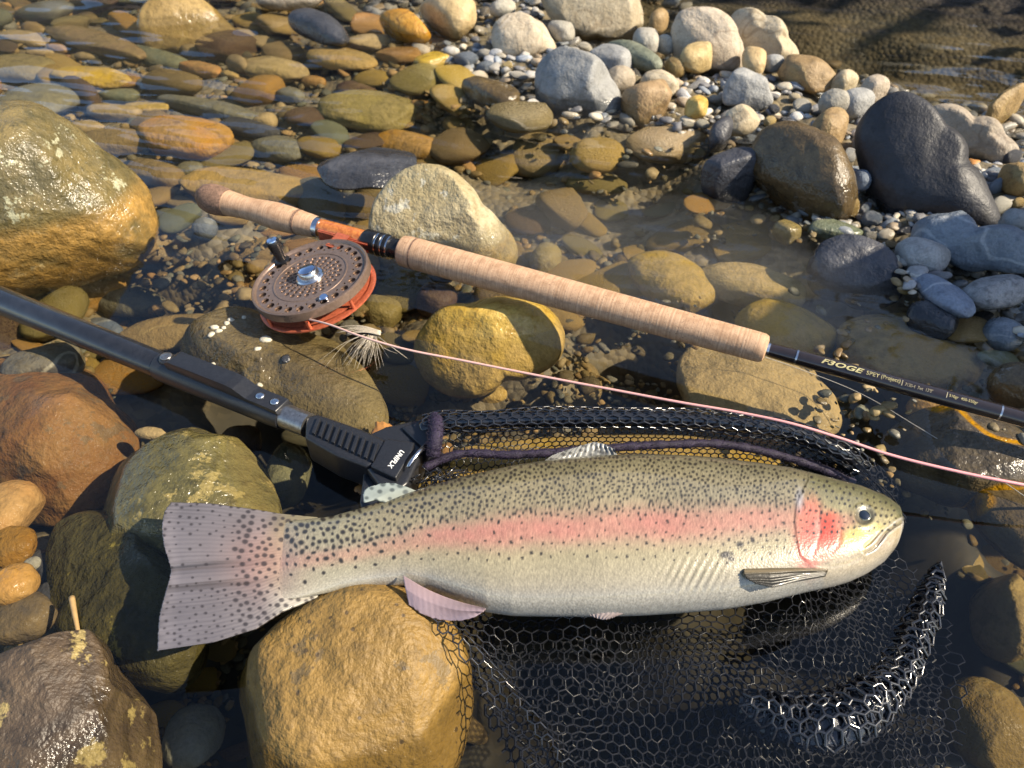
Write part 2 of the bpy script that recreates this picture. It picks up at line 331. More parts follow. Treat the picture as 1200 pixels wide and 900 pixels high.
SM = {
 'ochre':  stone_mat('ochre_stone', (0.372,0.252,0.090), (0.504,0.372,0.162), (0.240,0.156,0.060), alg=.8, algae=(0.330,0.225,0.085), dark=.8),
 'gold':   stone_mat('golden_stone', (0.484,0.330,0.105), (0.594,0.440,0.187), (0.308,0.187,0.055), alg=.8, algae=(0.420,0.290,0.110), dark=.85),
 'orange': stone_mat('orange_stone', (0.440,0.237,0.094), (0.517,0.319,0.143), (0.264,0.132,0.055), alg=.8, algae=(0.360,0.220,0.085), dark=.8, vein=(.18,.10,.05)),
 'tan':    stone_mat('tan_stone', (0.414,0.316,0.178), (0.540,0.425,0.259), (0.276,0.201,0.109), alg=.8, algae=(0.360,0.260,0.120), dark=.8),
 'brown':  stone_mat('brown_stone', (0.250,0.175,0.088), (0.362,0.263,0.144), (0.150,0.106,0.056), alg=.8, algae=(0.220,0.155,0.065), dark=.8, vein=(.33,.25,.13)),
 'olive':  stone_mat('olive_stone', (0.237,0.188,0.081), (0.362,0.294,0.138), (0.138,0.112,0.056), alg=.8, algae=(0.240,0.185,0.075), dark=.8),
 'grey':   stone_mat('grey_stone', (0.204,0.204,0.180), (0.300,0.294,0.264), (0.120,0.120,0.114), alg=.8, algae=(0.220,0.190,0.100), dark=.7),
 'greygreen': stone_mat('grey_green_stone', (0.163,0.181,0.131), (0.263,0.275,0.206), (0.100,0.106,0.075), alg=.8, algae=(0.200,0.185,0.095), dark=.75),
 'slate':  stone_mat('slate_stone', (.045,.047,.055), (.075,.078,.088), (.03,.03,.035), alg=.25, algae=(.12,.10,.05), rough=.5, dark=.7),
 'purple': stone_mat('purple_brown_stone', (.10,.065,.055), (.15,.10,.08), (.06,.04,.035), alg=.3, dark=.7),
 'pale':   stone_mat('pale_dry_stone', (.34,.32,.27), (.44,.415,.36), (.25,.23,.195), alg=.35, algae=(.25,.20,.10), rough=.75, dark=.55),
 'cream':  stone_mat('cream_dry_stone', (.37,.315,.235), (.47,.41,.32), (.27,.225,.16), alg=.35, algae=(.28,.21,.09), rough=.75, dark=.5, vein=(.26,.21,.15)),
 'dryGrey':stone_mat('dry_grey_stone', (.27,.27,.26), (.37,.37,.36), (.19,.19,.185), alg=.4, rough=.72, dark=.5),
 'blue':   stone_mat('blue_grey_stone', (.17,.20,.245), (.24,.27,.31), (.11,.13,.165), alg=.2, rough=.6, dark=.6, vein=(.4,.42,.44)),
 'granite':stone_mat('speckled_granite', (.22,.215,.215), (.33,.325,.32), (.06,.06,.065), alg=.2, rough=.7, gscale=1.6, dark=.6),
 'boulder':stone_mat('mossy_boulder', (.095,.082,.045), (.19,.15,.075), (.055,.05,.025), patch=(.42,.41,.29), pamt=.40, algae=(.40,.235,.065), alg=.95, algz=.045, rough=.28, wetz=.10, dark=.92, bumpk=1.2),
 'mossrock': stone_mat('lichen_crusted_rock', (.12,.11,.055), (.22,.19,.09), (.06,.055,.03), patch=(.42,.34,.16), pamt=.40, alg=.3, rough=.4, wetz=.06, dark=.72, bumpk=1.3),
 'darkmoss': stone_mat('dark_mossy_rock', (.022,.020,.013), (.055,.046,.022), (.02,.018,.012), patch=(.26,.21,.085), pamt=.22, alg=.4, algae=(.13,.105,.035), rough=.4, wetz=.02, dark=.8, bumpk=1.6),
 'crust':  stone_mat('crusted_brown_rock', (.055,.040,.030), (.11,.080,.056), (.035,.027,.021), patch=(.33,.26,.14), pamt=.34, band=.6, alg=.2, rough=.6, wetz=.0, dark=.72, bumpk=1.4),
 'ochreBig': stone_mat('pitted_ochre_boulder', (.215,.138,.034), (.285,.185,.050), (.13,.085,.025), patch=(.15,.11,.05), pamt=.28, alg=.1, rough=.62, wetz=-.01, dark=.6, pits=.38, bumpk=1.2),
 'rust':   stone_mat('rust_brown_rock', (.17,.085,.040), (.26,.145,.065), (.10,.058,.03), patch=(.13,.095,.06), pamt=.5, alg=.3, algae=(.24,.16,.06), rough=.4, wetz=.05, dark=.72, bumpk=1.3),
 'veined': stone_mat('dark_veined_rock', (.055,.048,.04), (.11,.09,.065), (.035,.03,.027), vein=(.5,.26,.05), vscale=5., alg=.3, algae=(.25,.16,.04), rough=.3, wetz=.1, dark=.95),
 'black':  stone_mat('black_slate_boulder', (.018,.019,.024), (.034,.035,.041), (.012,.013,.016), alg=.2, rough=.55, dark=.8, bumpk=.6),
 'wetbrown': stone_mat('wet_brown_boulder', (.085,.062,.035), (.17,.125,.07), (.05,.04,.026), patch=(.22,.20,.17), pamt=.25, alg=.4, algae=(.16,.10,.035), rough=.38, wetz=.05, dark=.8),
 'greytop': stone_mat('grey_topped_boulder_stone', (.29,.24,.15), (.39,.34,.24), (.19,.15,.09), patch=(.46,.44,.37), pamt=.36, alg=.95, algae=(.34,.235,.085), rough=.55, wetz=.012, dark=.8, bumpk=1.3),
 'darkolive': stone_mat('dark_olive_rock', (.105,.082,.04), (.19,.15,.072), (.06,.048,.026), alg=.4, algae=(.20,.155,.06), rough=.42, wetz=.03, dark=.85, bumpk=1.3),
 'banded': stone_mat('banded_grey_stone', (.15,.14,.12), (.24,.225,.19), (.09,.085,.07), band=.8, vein=(.5,.47,.38), vscale=7., alg=.3, rough=.45),
}
ICO = {}
def ico(sub):
    if sub not in ICO:
        bm = bmesh.new(); bmesh.ops.create_icosphere(bm, subdivisions=sub, radius=1)
        ICO[sub] = (np.array([v.co[:] for v in bm.verts]), np.array([[v.index for v in f.verts] for f in bm.faces])); bm.free()
    return ICO[sub]
def stone_verts(sub, dims, seed, cut=.5, rough=1.0):
    n, f = ico(sub); g = np.random.default_rng(seed); q = n.copy()
    ex = 2.0+g.uniform(0, 1.0)                                    # from ellipsoid towards a rounded block
    q = q/((np.abs(q)**ex).sum(1)**(1/ex))[:, None]
    for _ in range(int(3+7*cut)):                                  # worn facets
        m = g.normal(size=3); m /= np.linalg.norm(m); o = g.uniform(.66, .95)*(1.12-.25*cut)
        d = q@m-o; q = q-m[None]*(np.where(d > 0, d, 0)*(.4+.4*cut))[:, None]
    a = SN(seed+1); b = SN(seed+2); c = SN(seed+3)
    k = 1+rough*(.055*a(q, 1.7)+.022*b(q, 4.2)+.010*c(q, 10)+.005*a(q, 23))
    q = q*k[:, None]
    q[:, 2] = np.where(q[:, 2] < -.75, -.75+(q[:, 2]+.75)*.3, q[:, 2])
    q /= np.abs(q[:, :2]).max(0).mean()
    return q*np.asarray(dims), f
PLACED = []       # picture ellipses already taken: (cx, cy, rx, ry)
EMERG = []        # world discs of stones for later contact queries
def stone_spec(cx, cy, rx, ry, ang, z, k, lift=.85):
    """world centre, semi-axes and yaw of a stone that covers this picture ellipse; z None = it lies on the bed"""
    c, s = math.cos(R(ang)), math.sin(R(ang)); zc = -.05 if z is None else z
    for _ in range(6):
        C = at(cx, cy, zc); e1 = at(cx+rx*c, cy+rx*s, zc)-C; e1b = C-at(cx-rx*c, cy-rx*s, zc); e1 = (e1+e1b)/2
        e2 = at(cx-ry*s, cy+ry*c, zc)-C; e2b = C-at(cx+ry*s, cy-ry*c, zc); e2 = (e2+e2b)/2
        A0 = np.linalg.norm(e1); d1 = e1/A0; B0 = np.linalg.norm(e2-d1*(e2@d1)); w1 = abs(d1[1]); w2 = abs(d1[0])
        dep = math.atan2(CAMH-zc, C[1]); ct = 1/math.tan(dep)
        B = B0/math.sqrt(1+(k*ct*w2)**2); A = A0/math.sqrt(1+(k*B/A0*ct*w1)**2); H = k*B
        if z is None: zc = float(bed(C[0], C[1]))+lift*H
    return C, A, B, H, math.atan2(d1[1], d1[0])
def stone(name, label, cx, cy, rx, ry, ang, kind, z=None, k=.7, cut=.5, seed=None, cat='stone', group=None, rough=1.0, tilt=0.0, roll=0.0, mats=None):
    C, A, B, H, yaw = stone_spec(cx, cy, rx, ry, ang, z, k)
    seed = seed if seed is not None else int(cx*13+cy*7+rx)
    sz = max(rx, ry); sub = 6 if sz > 120 else 5 if sz > 45 else 4 if sz > 17 else 3
    v, f = stone_verts(sub, (A, B, H), seed, cut, rough)
    o = link(name, mesh_np(name, v, f), SM[kind]); o.location = V(C); o.rotation_euler = (R(roll), R(tilt), yaw)
    tag(o, label, cat, group); PLACED.append((cx, cy, rx, ry)); return o
OUTL = {   # silhouettes of the most visible stones: plan ('p', seen on their level) or standing ('v', square to the viewer), and thickness
 (68,232): ('v', .85, [(-60,200),(-40,145),(0,120),(40,122),(75,145),(110,172),(150,195),(178,222),(186,255),(178,290),(150,315),(110,332),(60,340),(0,338),(-50,310),(-70,260)]),
 (405,820): ('v', .8, [(260,840),(275,790),(310,752),(350,718),(400,690),(450,684),(500,698),(537,738),(554,775),(550,820),(537,870),(515,930),(400,970),(290,950),(258,900)]),
 (80,838): ('v', .75, [(-20,780),(0,766),(40,753),(100,743),(138,750),(152,775),(172,810),(184,850),(190,900),(180,960),(60,990),(-40,950),(-40,840)]),
 (128,690): ('p', .06, [(66,650),(100,605),(150,592),(205,605),(225,650),(235,710),(235,770),(205,805),(150,795),(108,765),(72,725),(60,685)]),
 (215,588): ('p', .075, [(106,592),(125,553),(160,527),(215,513),(265,521),(302,545),(324,577),(330,612),(305,645),(250,665),(180,665),(118,640)]),
 (62,512): ('p', .08, [(-40,455),(10,438),(50,427),(90,440),(132,470),(160,500),(157,532),(140,562),(108,588),(60,602),(10,592),(-40,565)]),
 (330,432): ('p', .045, [(213,402),(235,380),(275,371),(320,384),(370,399),(412,425),(442,460),(448,492),(420,507),(380,500),(330,482),(270,457),(223,432)]),
 (522,256): ('v', .9, [(433,266),(450,230),(475,204),(497,192),(525,196),(545,214),(562,240),(588,260),(607,288),(600,314),(560,322),(510,314),(458,298)]),
 (428,198): ('p', .022, [(371,190),(395,179),(440,176),(482,182),(489,195),(470,209),(430,217),(390,215),(373,204)]),
 (577,408): ('v', .85, [(488,397),(508,371),(550,358),(600,351),(642,360),(665,390),(657,422),(625,440),(592,443),(575,461),(535,464),(503,447),(487,421)]),
 (1086,192): ('v', .55, [(1004,150),(1022,126),(1055,108),(1078,114),(1107,145),(1132,190),(1160,230),(1173,258),(1166,274),(1120,274),(1060,276),(1028,244),(1010,200)]),
 (938,204): ('v', .8, [(876,180),(895,154),(930,143),(965,158),(992,190),(1002,225),(997,252),(970,262),(925,253),(893,228),(878,205)]),
 (680,104): ('v', .8, [(627,78),(645,61),(680,59),(702,72),(714,92),(729,118),(730,142),(705,152),(670,148),(638,133),(626,107)]),
 (614,48): ('v', .9, [(575,45),(582,25),(605,16),(626,22),(646,44),(657,60),(640,73),(610,77),(584,69)]),
 (698,18): ('v', .7, [(632,-10),(650,-26),(700,-32),(740,-16),(757,15),(756,35),(735,51),(700,50),(678,42),(648,22)]),
 (834,50): ('v', .8, [(788,30),(795,13),(820,8),(846,14),(864,40),(872,70),(866,89),(840,99),(808,93),(789,60)]),
 (893,44): ('v', .8, [(851,32),(864,13),(882,8),(898,17),(922,45),(938,68),(926,80),(900,76),(868,72),(854,52)]),
 (876,103): ('v', .8, [(847,108),(855,91),(872,76),(886,81),(901,105),(906,119),(895,128),(864,128),(849,121)]),
 (1142,160): ('v', .7, [(1086,130),(1105,123),(1140,138),(1176,158),(1195,175),(1187,190),(1150,188),(1118,172),(1096,152)]),
 (1138,282): ('v', .6, [(1064,256),(1085,243),(1105,243),(1150,264),(1212,290),(1217,316),(1160,314),(1108,302),(1073,287)]),
 (1003,314): ('v', .8, [(944,312),(965,284),(1000,274),(1031,284),(1054,320),(1058,346),(1030,360),(985,354),(953,342)]),
 (1125,535): ('p', .055, [(1034,522),(1050,497),(1090,488),(1130,497),(1172,519),(1215,552),(1218,590),(1150,583),(1088,562),(1048,547)]),
 (220,26): ('v', .7, [(158,30),(172,2),(208,-6),(242,4),(264,25),(288,52),(250,62),(200,60),(162,54)]),
 (886,458): ('p', .035, [(798,432),(830,404),(870,403),(932,424),(957,455),(984,497),(940,512),(870,503),(813,483)]),
 (1072,412): ('p', .035, [(984,402),(1000,377),(1050,370),(1102,384),(1153,426),(1132,450),(1090,457),(1050,447),(1008,432)]),
}
SKEW = {(938,204): .35, (893,44): .3, (680,104): .3}
def outline_stone(name, label, cx, cy, kind, z, mode, dep, pts, seed, cat, cut, rough=1.0):
    p = np.array(pts, float); c2 = p.mean(0); zc = z if z is not None else float(bed(*at(cx, cy, -.05)[:2]))+dep*1.1
    C = at(c2[0], c2[1], zc); dist = np.linalg.norm(C-CAMP)
    if mode == 'p': W = at(p[:, 0], p[:, 1], zc)-C; E1, E2, E3 = np.array([1., 0, 0]), np.array([0, 1., 0]), np.array([0, 0, 1.])
    else:
        vw = (CAMP-C)/dist; E3 = vw; E1 = np.cross([0, 0, 1.], vw); E1 /= np.linalg.norm(E1); E2 = np.cross(vw, E1)
        d = FW*FPX+(p[:, 0]-600)[:, None]*RT+(450-p[:, 1])[:, None]*UPV; tq = ((C-CAMP)@vw)/(d@vw); W = CAMP+d*tq[:, None]-C
    X, Y = W@E1, W@E2; ph = np.arctan2(Y, X); rad = np.hypot(X, Y); o = np.argsort(ph); ph, rad = ph[o], rad[o]
    ph3 = np.r_[ph-2*math.pi, ph, ph+2*math.pi]; r3 = np.tile(rad, 3); g = np.linspace(-math.pi, math.pi, 361)
    rg = np.interp(g, ph3, r3); k = np.exp(-(np.arange(-14, 15)/6.)**2); k /= k.sum(); rg = np.convolve(np.tile(rg[:-1], 3), k, 'same')[360:720]; rg = np.r_[rg, rg[0]]
    sz = rad.mean()/dist*FPX; sub = 6 if sz > 80 else 5 if sz > 26 else 4
    n, f = ico(sub); q = n.copy(); gq = np.random.default_rng(seed)
    ex = 2.25; q = q/((np.abs(q)**ex).sum(1)**(1/ex))[:, None]; rho0 = np.hypot(q[:, 0], q[:, 1])
    for _ in range(int(4+8*cut)):
        m = gq.normal(size=3); m[:2] *= .55; m[2] = abs(m[2])+.15; m /= np.linalg.norm(m); oo = gq.uniform(.62, .92)*(1.08-.2*cut)
        d = q@m-oo; q = q-m[None]*(np.where(d > 0, d, 0)*(.5+.45*cut))[:, None]
    a, b, c = SN(seed+1), SN(seed+2), SN(seed+3); q = q*(1+rough*(.030*a(q, 2.2)+.018*b(q, 4.6)+.009*c(q, 11)+.005*a(q, 25)))[:, None]
    phi = np.arctan2(q[:, 1], q[:, 0]); rr = np.interp(phi, g, rg); D = dep if mode == 'p' else dep*rad.mean()
    v = (q[:, 0]*rr)[:, None]*E1+(q[:, 1]*rr)[:, None]*E2+(q[:, 2]*D+SKEW.get((cx, cy), 0)*q[:, 0]*rr)[:, None]*E3
    ob = link(name, mesh_np(name, v, f), SM[kind]); ob.location = V(C); tag(ob, label, cat)
    w = np.ptp(p, axis=0)/2; PLACED.append((c2[0], c2[1], w[0], w[1])); return ob
B_, S_ = 'boulder', 'river_stone'
SL = [
 # --- large ones that stand out of the water
 (B_,'large wet olive green boulder with pale patches and golden foot, left edge',68,232,122,108,12,'boulder',.035,.85,.25),
 (B_,'broad pitted ochre boulder under the tail, bottom of the picture',405,820,140,128,0,'ochreBig',-.03,.8,.15),
 (B_,'dark brown rock with yellow crust patches in the bottom left corner',80,838,108,92,0,'crust',-.02,.7,.75),
 (B_,'black mossy rock in the shade left of the tail fin',128,690,72,95,0,'darkmoss',-.055,.7,.5),
 (B_,'olive rock with yellow lichen crust behind the tail fin',215,588,110,72,8,'mossrock',-.045,.6,.5),
 (B_,'rust brown rock below the net handle at the left edge',62,512,98,78,10,'rust',-.072,.6,.4),
 (B_,'flat olive brown rock with white specks below the reel',330,432,122,55,22,'darkolive',-.022,.4,.45),
 (B_,'grey topped boulder with golden foot behind the reel seat',522,256,84,62,24,'greytop',.012,.9,.75),
 (B_,'flat topped dark slate behind the butt of the rod',428,198,58,23,4,'slate',.008,.6,.7),
 (B_,'round golden boulder under the cork grip crossed by its shadow',577,408,90,52,0,'gold',-.045,.8,.35),
 (B_,'tall black slate boulder leaning on the gravel bar',1086,192,76,88,24,'black',.055,1.0,.15),
 (B_,'round wet brown boulder left of the black slate boulder',938,204,66,56,24,'wetbrown',.03,.9,.2),
 (B_,'grey and brown wet boulder at the pool edge of the gravel bar',680,104,50,46,20,'dryGrey',.02,.95,.4),
 (B_,'smooth round grey boulder near the top of the gravel bar',614,48,40,31,10,'cream',.03,.9,.15),
 (B_,'big pale boulder at the top edge left of the side channel',698,18,60,38,5,'cream',.045,.9,.5),
 (B_,'tall cream boulder with yellow foot beside the side channel',834,50,41,42,30,'cream',.05,1.0,.35),
 (B_,'angular cream boulder with a dented face at the side channel edge',893,44,44,34,38,'cream',.05,1.0,.75),
 (B_,'grey pyramid shaped stone in the middle of the gravel bar',876,103,30,26,0,'dryGrey',.04,1.0,.85),
 (B_,'long cream boulder behind the black slate boulder',1142,160,56,30,22,'cream',.045,.8,.4),
 (B_,'pale blue grey slab with a dark stripe at the right edge',1138,282,76,28,20,'blue',.04,.6,.6),
 (B_,'half sunk black stone at the foot of the gravel bar',1003,314,56,42,15,'slate',-.005,.8,.4),
 (B_,'dark veined rock with an orange edge right of the net rim',1125,535,98,42,24,'veined',-.025,.55,.5),
 (B_,'dark wet rock under the pink line at the right edge',1195,605,80,45,28,'veined',-.04,.6,.5),
 (B_,'pinkish tan boulder breaking the surface at the top left',220,26,64,36,8,'brown',-.022,.75,.3),
 (B_,'dark blue grey rock breaking the surface near the top',376,33,40,23,24,'slate',.012,.75,.55),
 (B_,'cream boulder cut by the top edge',342,0,42,14,0,'cream',.02,.8,.4),
 (B_,'orange brown angular stone at the left end of the gravel bar',474,32,36,24,20,'orange',.012,.8,.8),
 (B_,'light brown boulder beside the round grey one at the top',527,16,40,30,25,'tan',.03,.9,.6),
 (B_,'long dark wet rock lying in the pool edge',572,108,38,19,22,'wetbrown',.008,.8,.4),
 # --- gravel bar
 (S_,'flat grey stone tilted against the grey and brown boulder',716,70,29,15,24,'dryGrey',.04,.7,.5),
 (S_,'long greenish stone lying across the top of the gravel bar',742,64,40,12,24,'greygreen',.045,.9,.3),
 (S_,'small dark stone between the two large cream boulders',772,26,17,15,10,'brown',.04,.9,.5),
 (S_,'cream egg shaped stone right of the grey and brown boulder',726,95,20,17,25,'cream',.03,.9,.15),
 (S_,'brown wet stone at the pool edge right of the cream egg',760,122,28,26,40,'brown',.012,1.0,.5),
 (S_,'flat cream stone above the brown wet stone',774,98,28,15,10,'cream',.03,.8,.3),
 (S_,'upright pale stone left of the tall cream boulder',757,50,13,14,70,'pale',.045,1.0,.2),
 (S_,'narrow pale stone close to the tall cream boulder',779,53,9,14,-20,'pale',.045,1.0,.2),
 (S_,'rough tan lump in front of the tall cream boulder',817,68,27,22,-20,'tan',.045,.95,.8),
 (S_,'small tan upright stone between the two cream boulders',883,72,14,17,80,'tan',.05,1.0,.3),
 (S_,'small grey cone shaped stone at the foot of the angular boulder',906,74,13,12,0,'dryGrey',.05,1.0,.4),
 (S_,'long brown stone slanting along the side channel',945,87,42,17,18,'brown',.045,.7,.6),
 (S_,'cream stone at the lower end of the long brown one',990,97,20,12,20,'cream',.04,.8,.3),
 (S_,'grey tan stone on the crest above the black slate',1024,107,25,15,15,'cream',.045,.85,.35),
 (S_,'smooth pale grey stone lying below the grey tan one',1003,121,25,14,22,'dryGrey',.04,.8,.2),
 (S_,'second smooth grey stone left of the black slate tip',978,121,22,13,30,'pale',.04,.8,.2),
 (S_,'broad cream wedge in front of the pyramid stone',868,141,26,18,20,'cream',.035,.7,.7),
 (S_,'dark stone standing before the cream wedge',845,158,20,22,10,'slate',.02,1.0,.5),
 (S_,'golden brown nugget left of the cream wedge',815,127,18,13,10,'gold',.03,.9,.6),
 (S_,'brown stone wedged behind the round wet boulder',972,155,33,24,15,'brown',.04,.9,.3),
 (S_,'dark angular stone left of the round wet boulder',855,207,28,29,40,'slate',.01,.95,.8),
 (S_,'brown and cream angular stone standing in the side channel',1176,127,25,19,20,'brown',.03,1.0,.85),
 (S_,'white pebble between the two dark boulders',1008,212,12,13,0,'blue',.035,.9,.2),
 (S_,'grey tan stone under the pale blue slab',1080,302,38,20,28,'dryGrey',.02,.7,.3),
 (S_,'long flat blue grey stone pointing down to the right',1108,346,44,15,36,'blue',.02,.6,.35),
 (S_,'speckled granite cobble at the right edge',1168,341,38,24,-8,'granite',.025,.8,.3),
 (S_,'dark blue stone at the waterline below the flat blue one',1095,374,36,18,14,'slate',.0,.7,.5),
 (S_,'yellowish stone standing at the foot of the wet boulder',922,272,13,19,-25,'olive',-.005,1.0,.5),
 (S_,'flat grey olive stone below the round wet boulder',978,270,32,12,3,'greygreen',-.004,.6,.5),
 (S_,'dark brown stone cut by the right edge above the slab',1194,210,18,22,0,'brown',.04,.9,.3),
 (S_,'grey stone above the pale blue slab at the right edge',1188,262,20,14,10,'dryGrey',.04,.8,.3),
 (S_,'brown lump left of the side channel boulder shadow',792,78,13,13,0,'brown',.035,.9,.5),
 (S_,'pale grey flat stone right of the round grey boulder',660,36,16,13,30,'pale',.045,.7,.5),
 (S_,'white pebble at the top between two boulders',590,10,16,12,0,'pale',.03,.8,.3),
 (S_,'flat bluish stone at the right edge under the granite',1175,392,30,16,20,'blue',.0,.6,.4),
 (S_,'thin flat grey stone beside the dark knob at the right edge',1172,421,26,9,4,'greygreen',-.01,.5,.4),
 (S_,'round dark stone with ochre speckles at the right edge',1188,452,30,28,0,'wetbrown',.0,.9,.3),
 # --- shallow water, upper left
 (S_,'pale flat tan stone under water at the left edge near the top',27,46,28,11,8,'tan',None,.5,.4),
 (S_,'bright golden yellow flat stone under water at the upper left',107,90,46,13,5,'gold',None,.5,.5),
 (S_,'long dark brown stone above the golden yellow one',108,49,60,19,17,'brown',None,.5,.4),
 (S_,'orange tan oval stone in the shallows',236,81,27,11,14,'orange',None,.6,.2),
 (S_,'tan and grey stone above the big left boulder',132,131,32,12,6,'tan',None,.6,.4),
 (S_,'small orange stone with pointed end next to tan one',174,126,29,8,3,'gold',None,.5,.4),
 (S_,'flat dark brown stone right of the big left boulder',136,166,46,17,4,'brown',None,.5,.4),
 (S_,'broad pinkish orange stone in the shallows behind the butt',214,161,54,26,8,'orange',None,.5,.35),
 (S_,'long grey wedge under water above the broad orange stone',245,128,60,15,14,'grey',None,.6,.6),
 (S_,'brown block between the left boulder and the rod butt',182,204,32,20,15,'brown',None,.7,.5),
 (S_,'small round grey stone beside the brown block',223,199,17,9,-4,'grey',None,.6,.2),
 (S_,'long ochre stone under the butt of the rod',292,220,80,24,6,'ochre',None,.5,.3),
 (S_,'tan slab under water near the top',322,82,42,17,10,'tan',None,.45,.4),
 (S_,'dark grey slab at the left edge above the big boulder',42,122,44,25,0,'grey',None,.4,.4),
 (S_,'light grey green pebble below the rod butt',240,268,14,14,0,'blue',None,.9,.3),
 (S_,'dark grey wedge in the shallows',292,150,40,13,10,'slate',None,.6,.5),
 (S_,'dark smooth stone in the shallows under the dark grey wedge',330,175,36,18,12,'grey',None,.6,.4),
 (S_,'small tan cube like stone in the shallows',312,143,15,11,0,'tan',None,.8,.6),
 (S_,'grey pebble in the shallows right of the wedge',340,112,16,12,20,'grey',None,.7,.3),
 (S_,'small orange tan pebble below the surfaced dark rock',368,96,15,8,5,'orange',None,.7,.2),
 (S_,'tiny pale yellow pebble next to the orange oval',269,88,11,7,20,'gold',None,.7,.4),
 (S_,'whitish chip beside the golden yellow stone',172,98,16,7,-15,'pale',None,.6,.5),
 (S_,'small pale stone left of the golden yellow one',47,63,16,6,3,'tan',None,.6,.3),
 (S_,'small orange brown stone right of the pale chip',68,57,13,8,10,'orange',None,.7,.3),
 (S_,'yellowish flat pebble under the long dark brown stone',102,66,16,7,8,'tan',None,.6,.3),
 (S_,'grey tan stone tucked against the left boulder top',102,149,24,8,-3,'tan',None,.6,.3),
 (S_,'dark green flat stone below the golden yellow one',137,112,26,9,3,'greygreen',None,.5,.4),
 (S_,'olive green flat stone near the top left boulder',180,66,40,14,15,'greygreen',None,.4,.4),
 (S_,'dark flat stone at the far left under the surface',20,80,40,18,5,'olive',None,.4,.4),
 (S_,'olive flat slab in the shallows left of the pool',430,128,56,27,8,'olive',None,.4,.35),
 (S_,'purple grey stone on the olive flat slab',418,106,24,12,5,'purple',None,.6,.3),
 (S_,'orange stone under water at the edge of the dark pool',476,170,40,16,12,'orange',None,.5,.4),
 (S_,'ochre stone in the shallows below the angular orange one',507,72,24,10,-10,'gold',None,.6,.5),
 (S_,'flat olive stone in the shallows below the dark surfaced rock',400,70,40,15,12,'ochre',None,.4,.4),
 (S_,'pinkish flat stone left of the angular orange stone',432,50,28,10,-5,'tan',None,.5,.5),
 # --- beside the reel and the handle
 (S_,'orange stone tucked under the large left boulder',108,345,46,18,-22,'orange',None,.6,.5),
 (S_,'grey brown rounded stone left of the reel',152,352,42,24,10,'grey',None,.7,.3),
 (S_,'smooth grey green oval stone left of the reel',213,347,29,17,-6,'greygreen',None,.8,.15),
 (S_,'pinkish brown stone by the left boulder',178,316,20,11,5,'purple',None,.7,.4),
 (S_,'brown flat stone behind the net handle',210,388,70,22,-4,'brown',None,.5,.4),
 (S_,'pale grey green stone under the edge of the reel',332,384,21,11,5,'pale',None,.7,.3),
 (S_,'banded grey and cream stone under the net handle',52,428,52,20,-12,'banded',-.03,.7,.4),
 (S_,'small grey stone touching the net handle',122,384,20,13,20,'blue',None,.8,.4),
 (S_,'round purple stone in the shade of the reel',512,352,25,20,0,'purple',None,.9,.2),
 (S_,'olive brown stone under the right side of the reel',447,366,26,22,10,'olive',None,.9,.3),
 (S_,'golden egg shaped stone under the middle of the pink line',720,428,40,22,20,'gold',None,.8,.25),
 (S_,'small tan stone at the foot of the golden boulder',577,463,19,10,-5,'gold',None,.8,.4),
 (S_,'grey stone right of the small tan one',617,457,23,18,10,'grey',None,.7,.4),
 (S_,'small grey block right of the golden egg',762,436,20,12,25,'greygreen',None,.8,.6),
 (S_,'long flat ochre stone along the net rim',548,482,68,14,-2,'ochre',None,.5,.3),
 (S_,'pale green pebble at the net rim',641,479,20,9,0,'pale',None,.8,.2),
 (S_,'tan stone below the cork grip',768,408,24,20,10,'tan',None,.8,.4),
 (S_,'brown oval stone below the cork grip',698,388,32,15,15,'brown',None,.7,.3),
 (S_,'dim yellowish stone in the pool above the cork grip',786,328,56,30,32,'ochre',-.06,.6,.35),
 (S_,'dim olive stone in the pool right of the grey topped boulder',640,305,20,20,10,'olive',None,.8,.3),
 (S_,'long tan brown stone under water above the rod',878,335,66,24,14,'tan',-.05,.6,.4),
 (S_,'olive yellow stone under the front end of the grip',922,388,62,36,30,'ochre',-.05,.6,.4),
 (S_,'broad sandy slab under water between line and rod',886,458,96,52,12,'tan',-.045,.45,.6),
 (S_,'small orange oval stone below the rod lettering',988,452,28,15,8,'orange',None,.8,.2),
 (S_,'broad yellow olive rock under water above the rod lettering',1072,412,82,40,14,'ochre',-.035,.6,.5),
 (S_,'orange stone under the rod near the right edge',1112,486,52,20,12,'orange',-.035,.6,.4),
 (S_,'yellow grey rock under water at the lower right edge',1178,722,44,48,20,'tan',None,.8,.5),
 (S_,'pale slanting stone under water right of the trout head',1118,648,38,18,48,'tan',None,.6,.4),
 (S_,'brown stone under the net in the lower right corner',1158,852,50,60,0,'brown',None,.7,.4),
 (S_,'broad ochre stone seen through the mesh behind the trout back',720,538,200,30,0,'ochre',-.075,.35,.3),
 (S_,'ochre stone under the mesh right beside the yoke',560,565,70,26,-8,'ochre',-.07,.4,.3),
 # --- deep and lower left
 (S_,'grey green oval stone deep under water right of the lichen rock',338,558,25,40,0,'greygreen',-.13,.7,.2),
 (S_,'reddish brown round stone deep below the handle',280,522,24,25,0,'purple',-.13,.8,.2),
 (S_,'small tan stone on the edge of the lichen rock',178,508,20,8,5,'tan',-.03,.8,.4),
 (S_,'orange brown stone below the rust brown rock',12,600,30,42,10,'orange',-.04,.7,.4),
 (S_,'bright orange smooth stone at the left edge',16,686,30,24,-10,'orange',-.015,.8,.2),
 (S_,'grey olive stone with an orange streak at the left edge',28,724,42,28,-14,'veined',-.03,.7,.3),
 (S_,'brown stone at the left edge above the bright orange one',12,642,30,24,0,'rust',-.04,.7,.4),
 (S_,'dark wedge between the left edge stones and the mossy rock',52,668,26,26,-40,'slate',-.06,.6,.6),
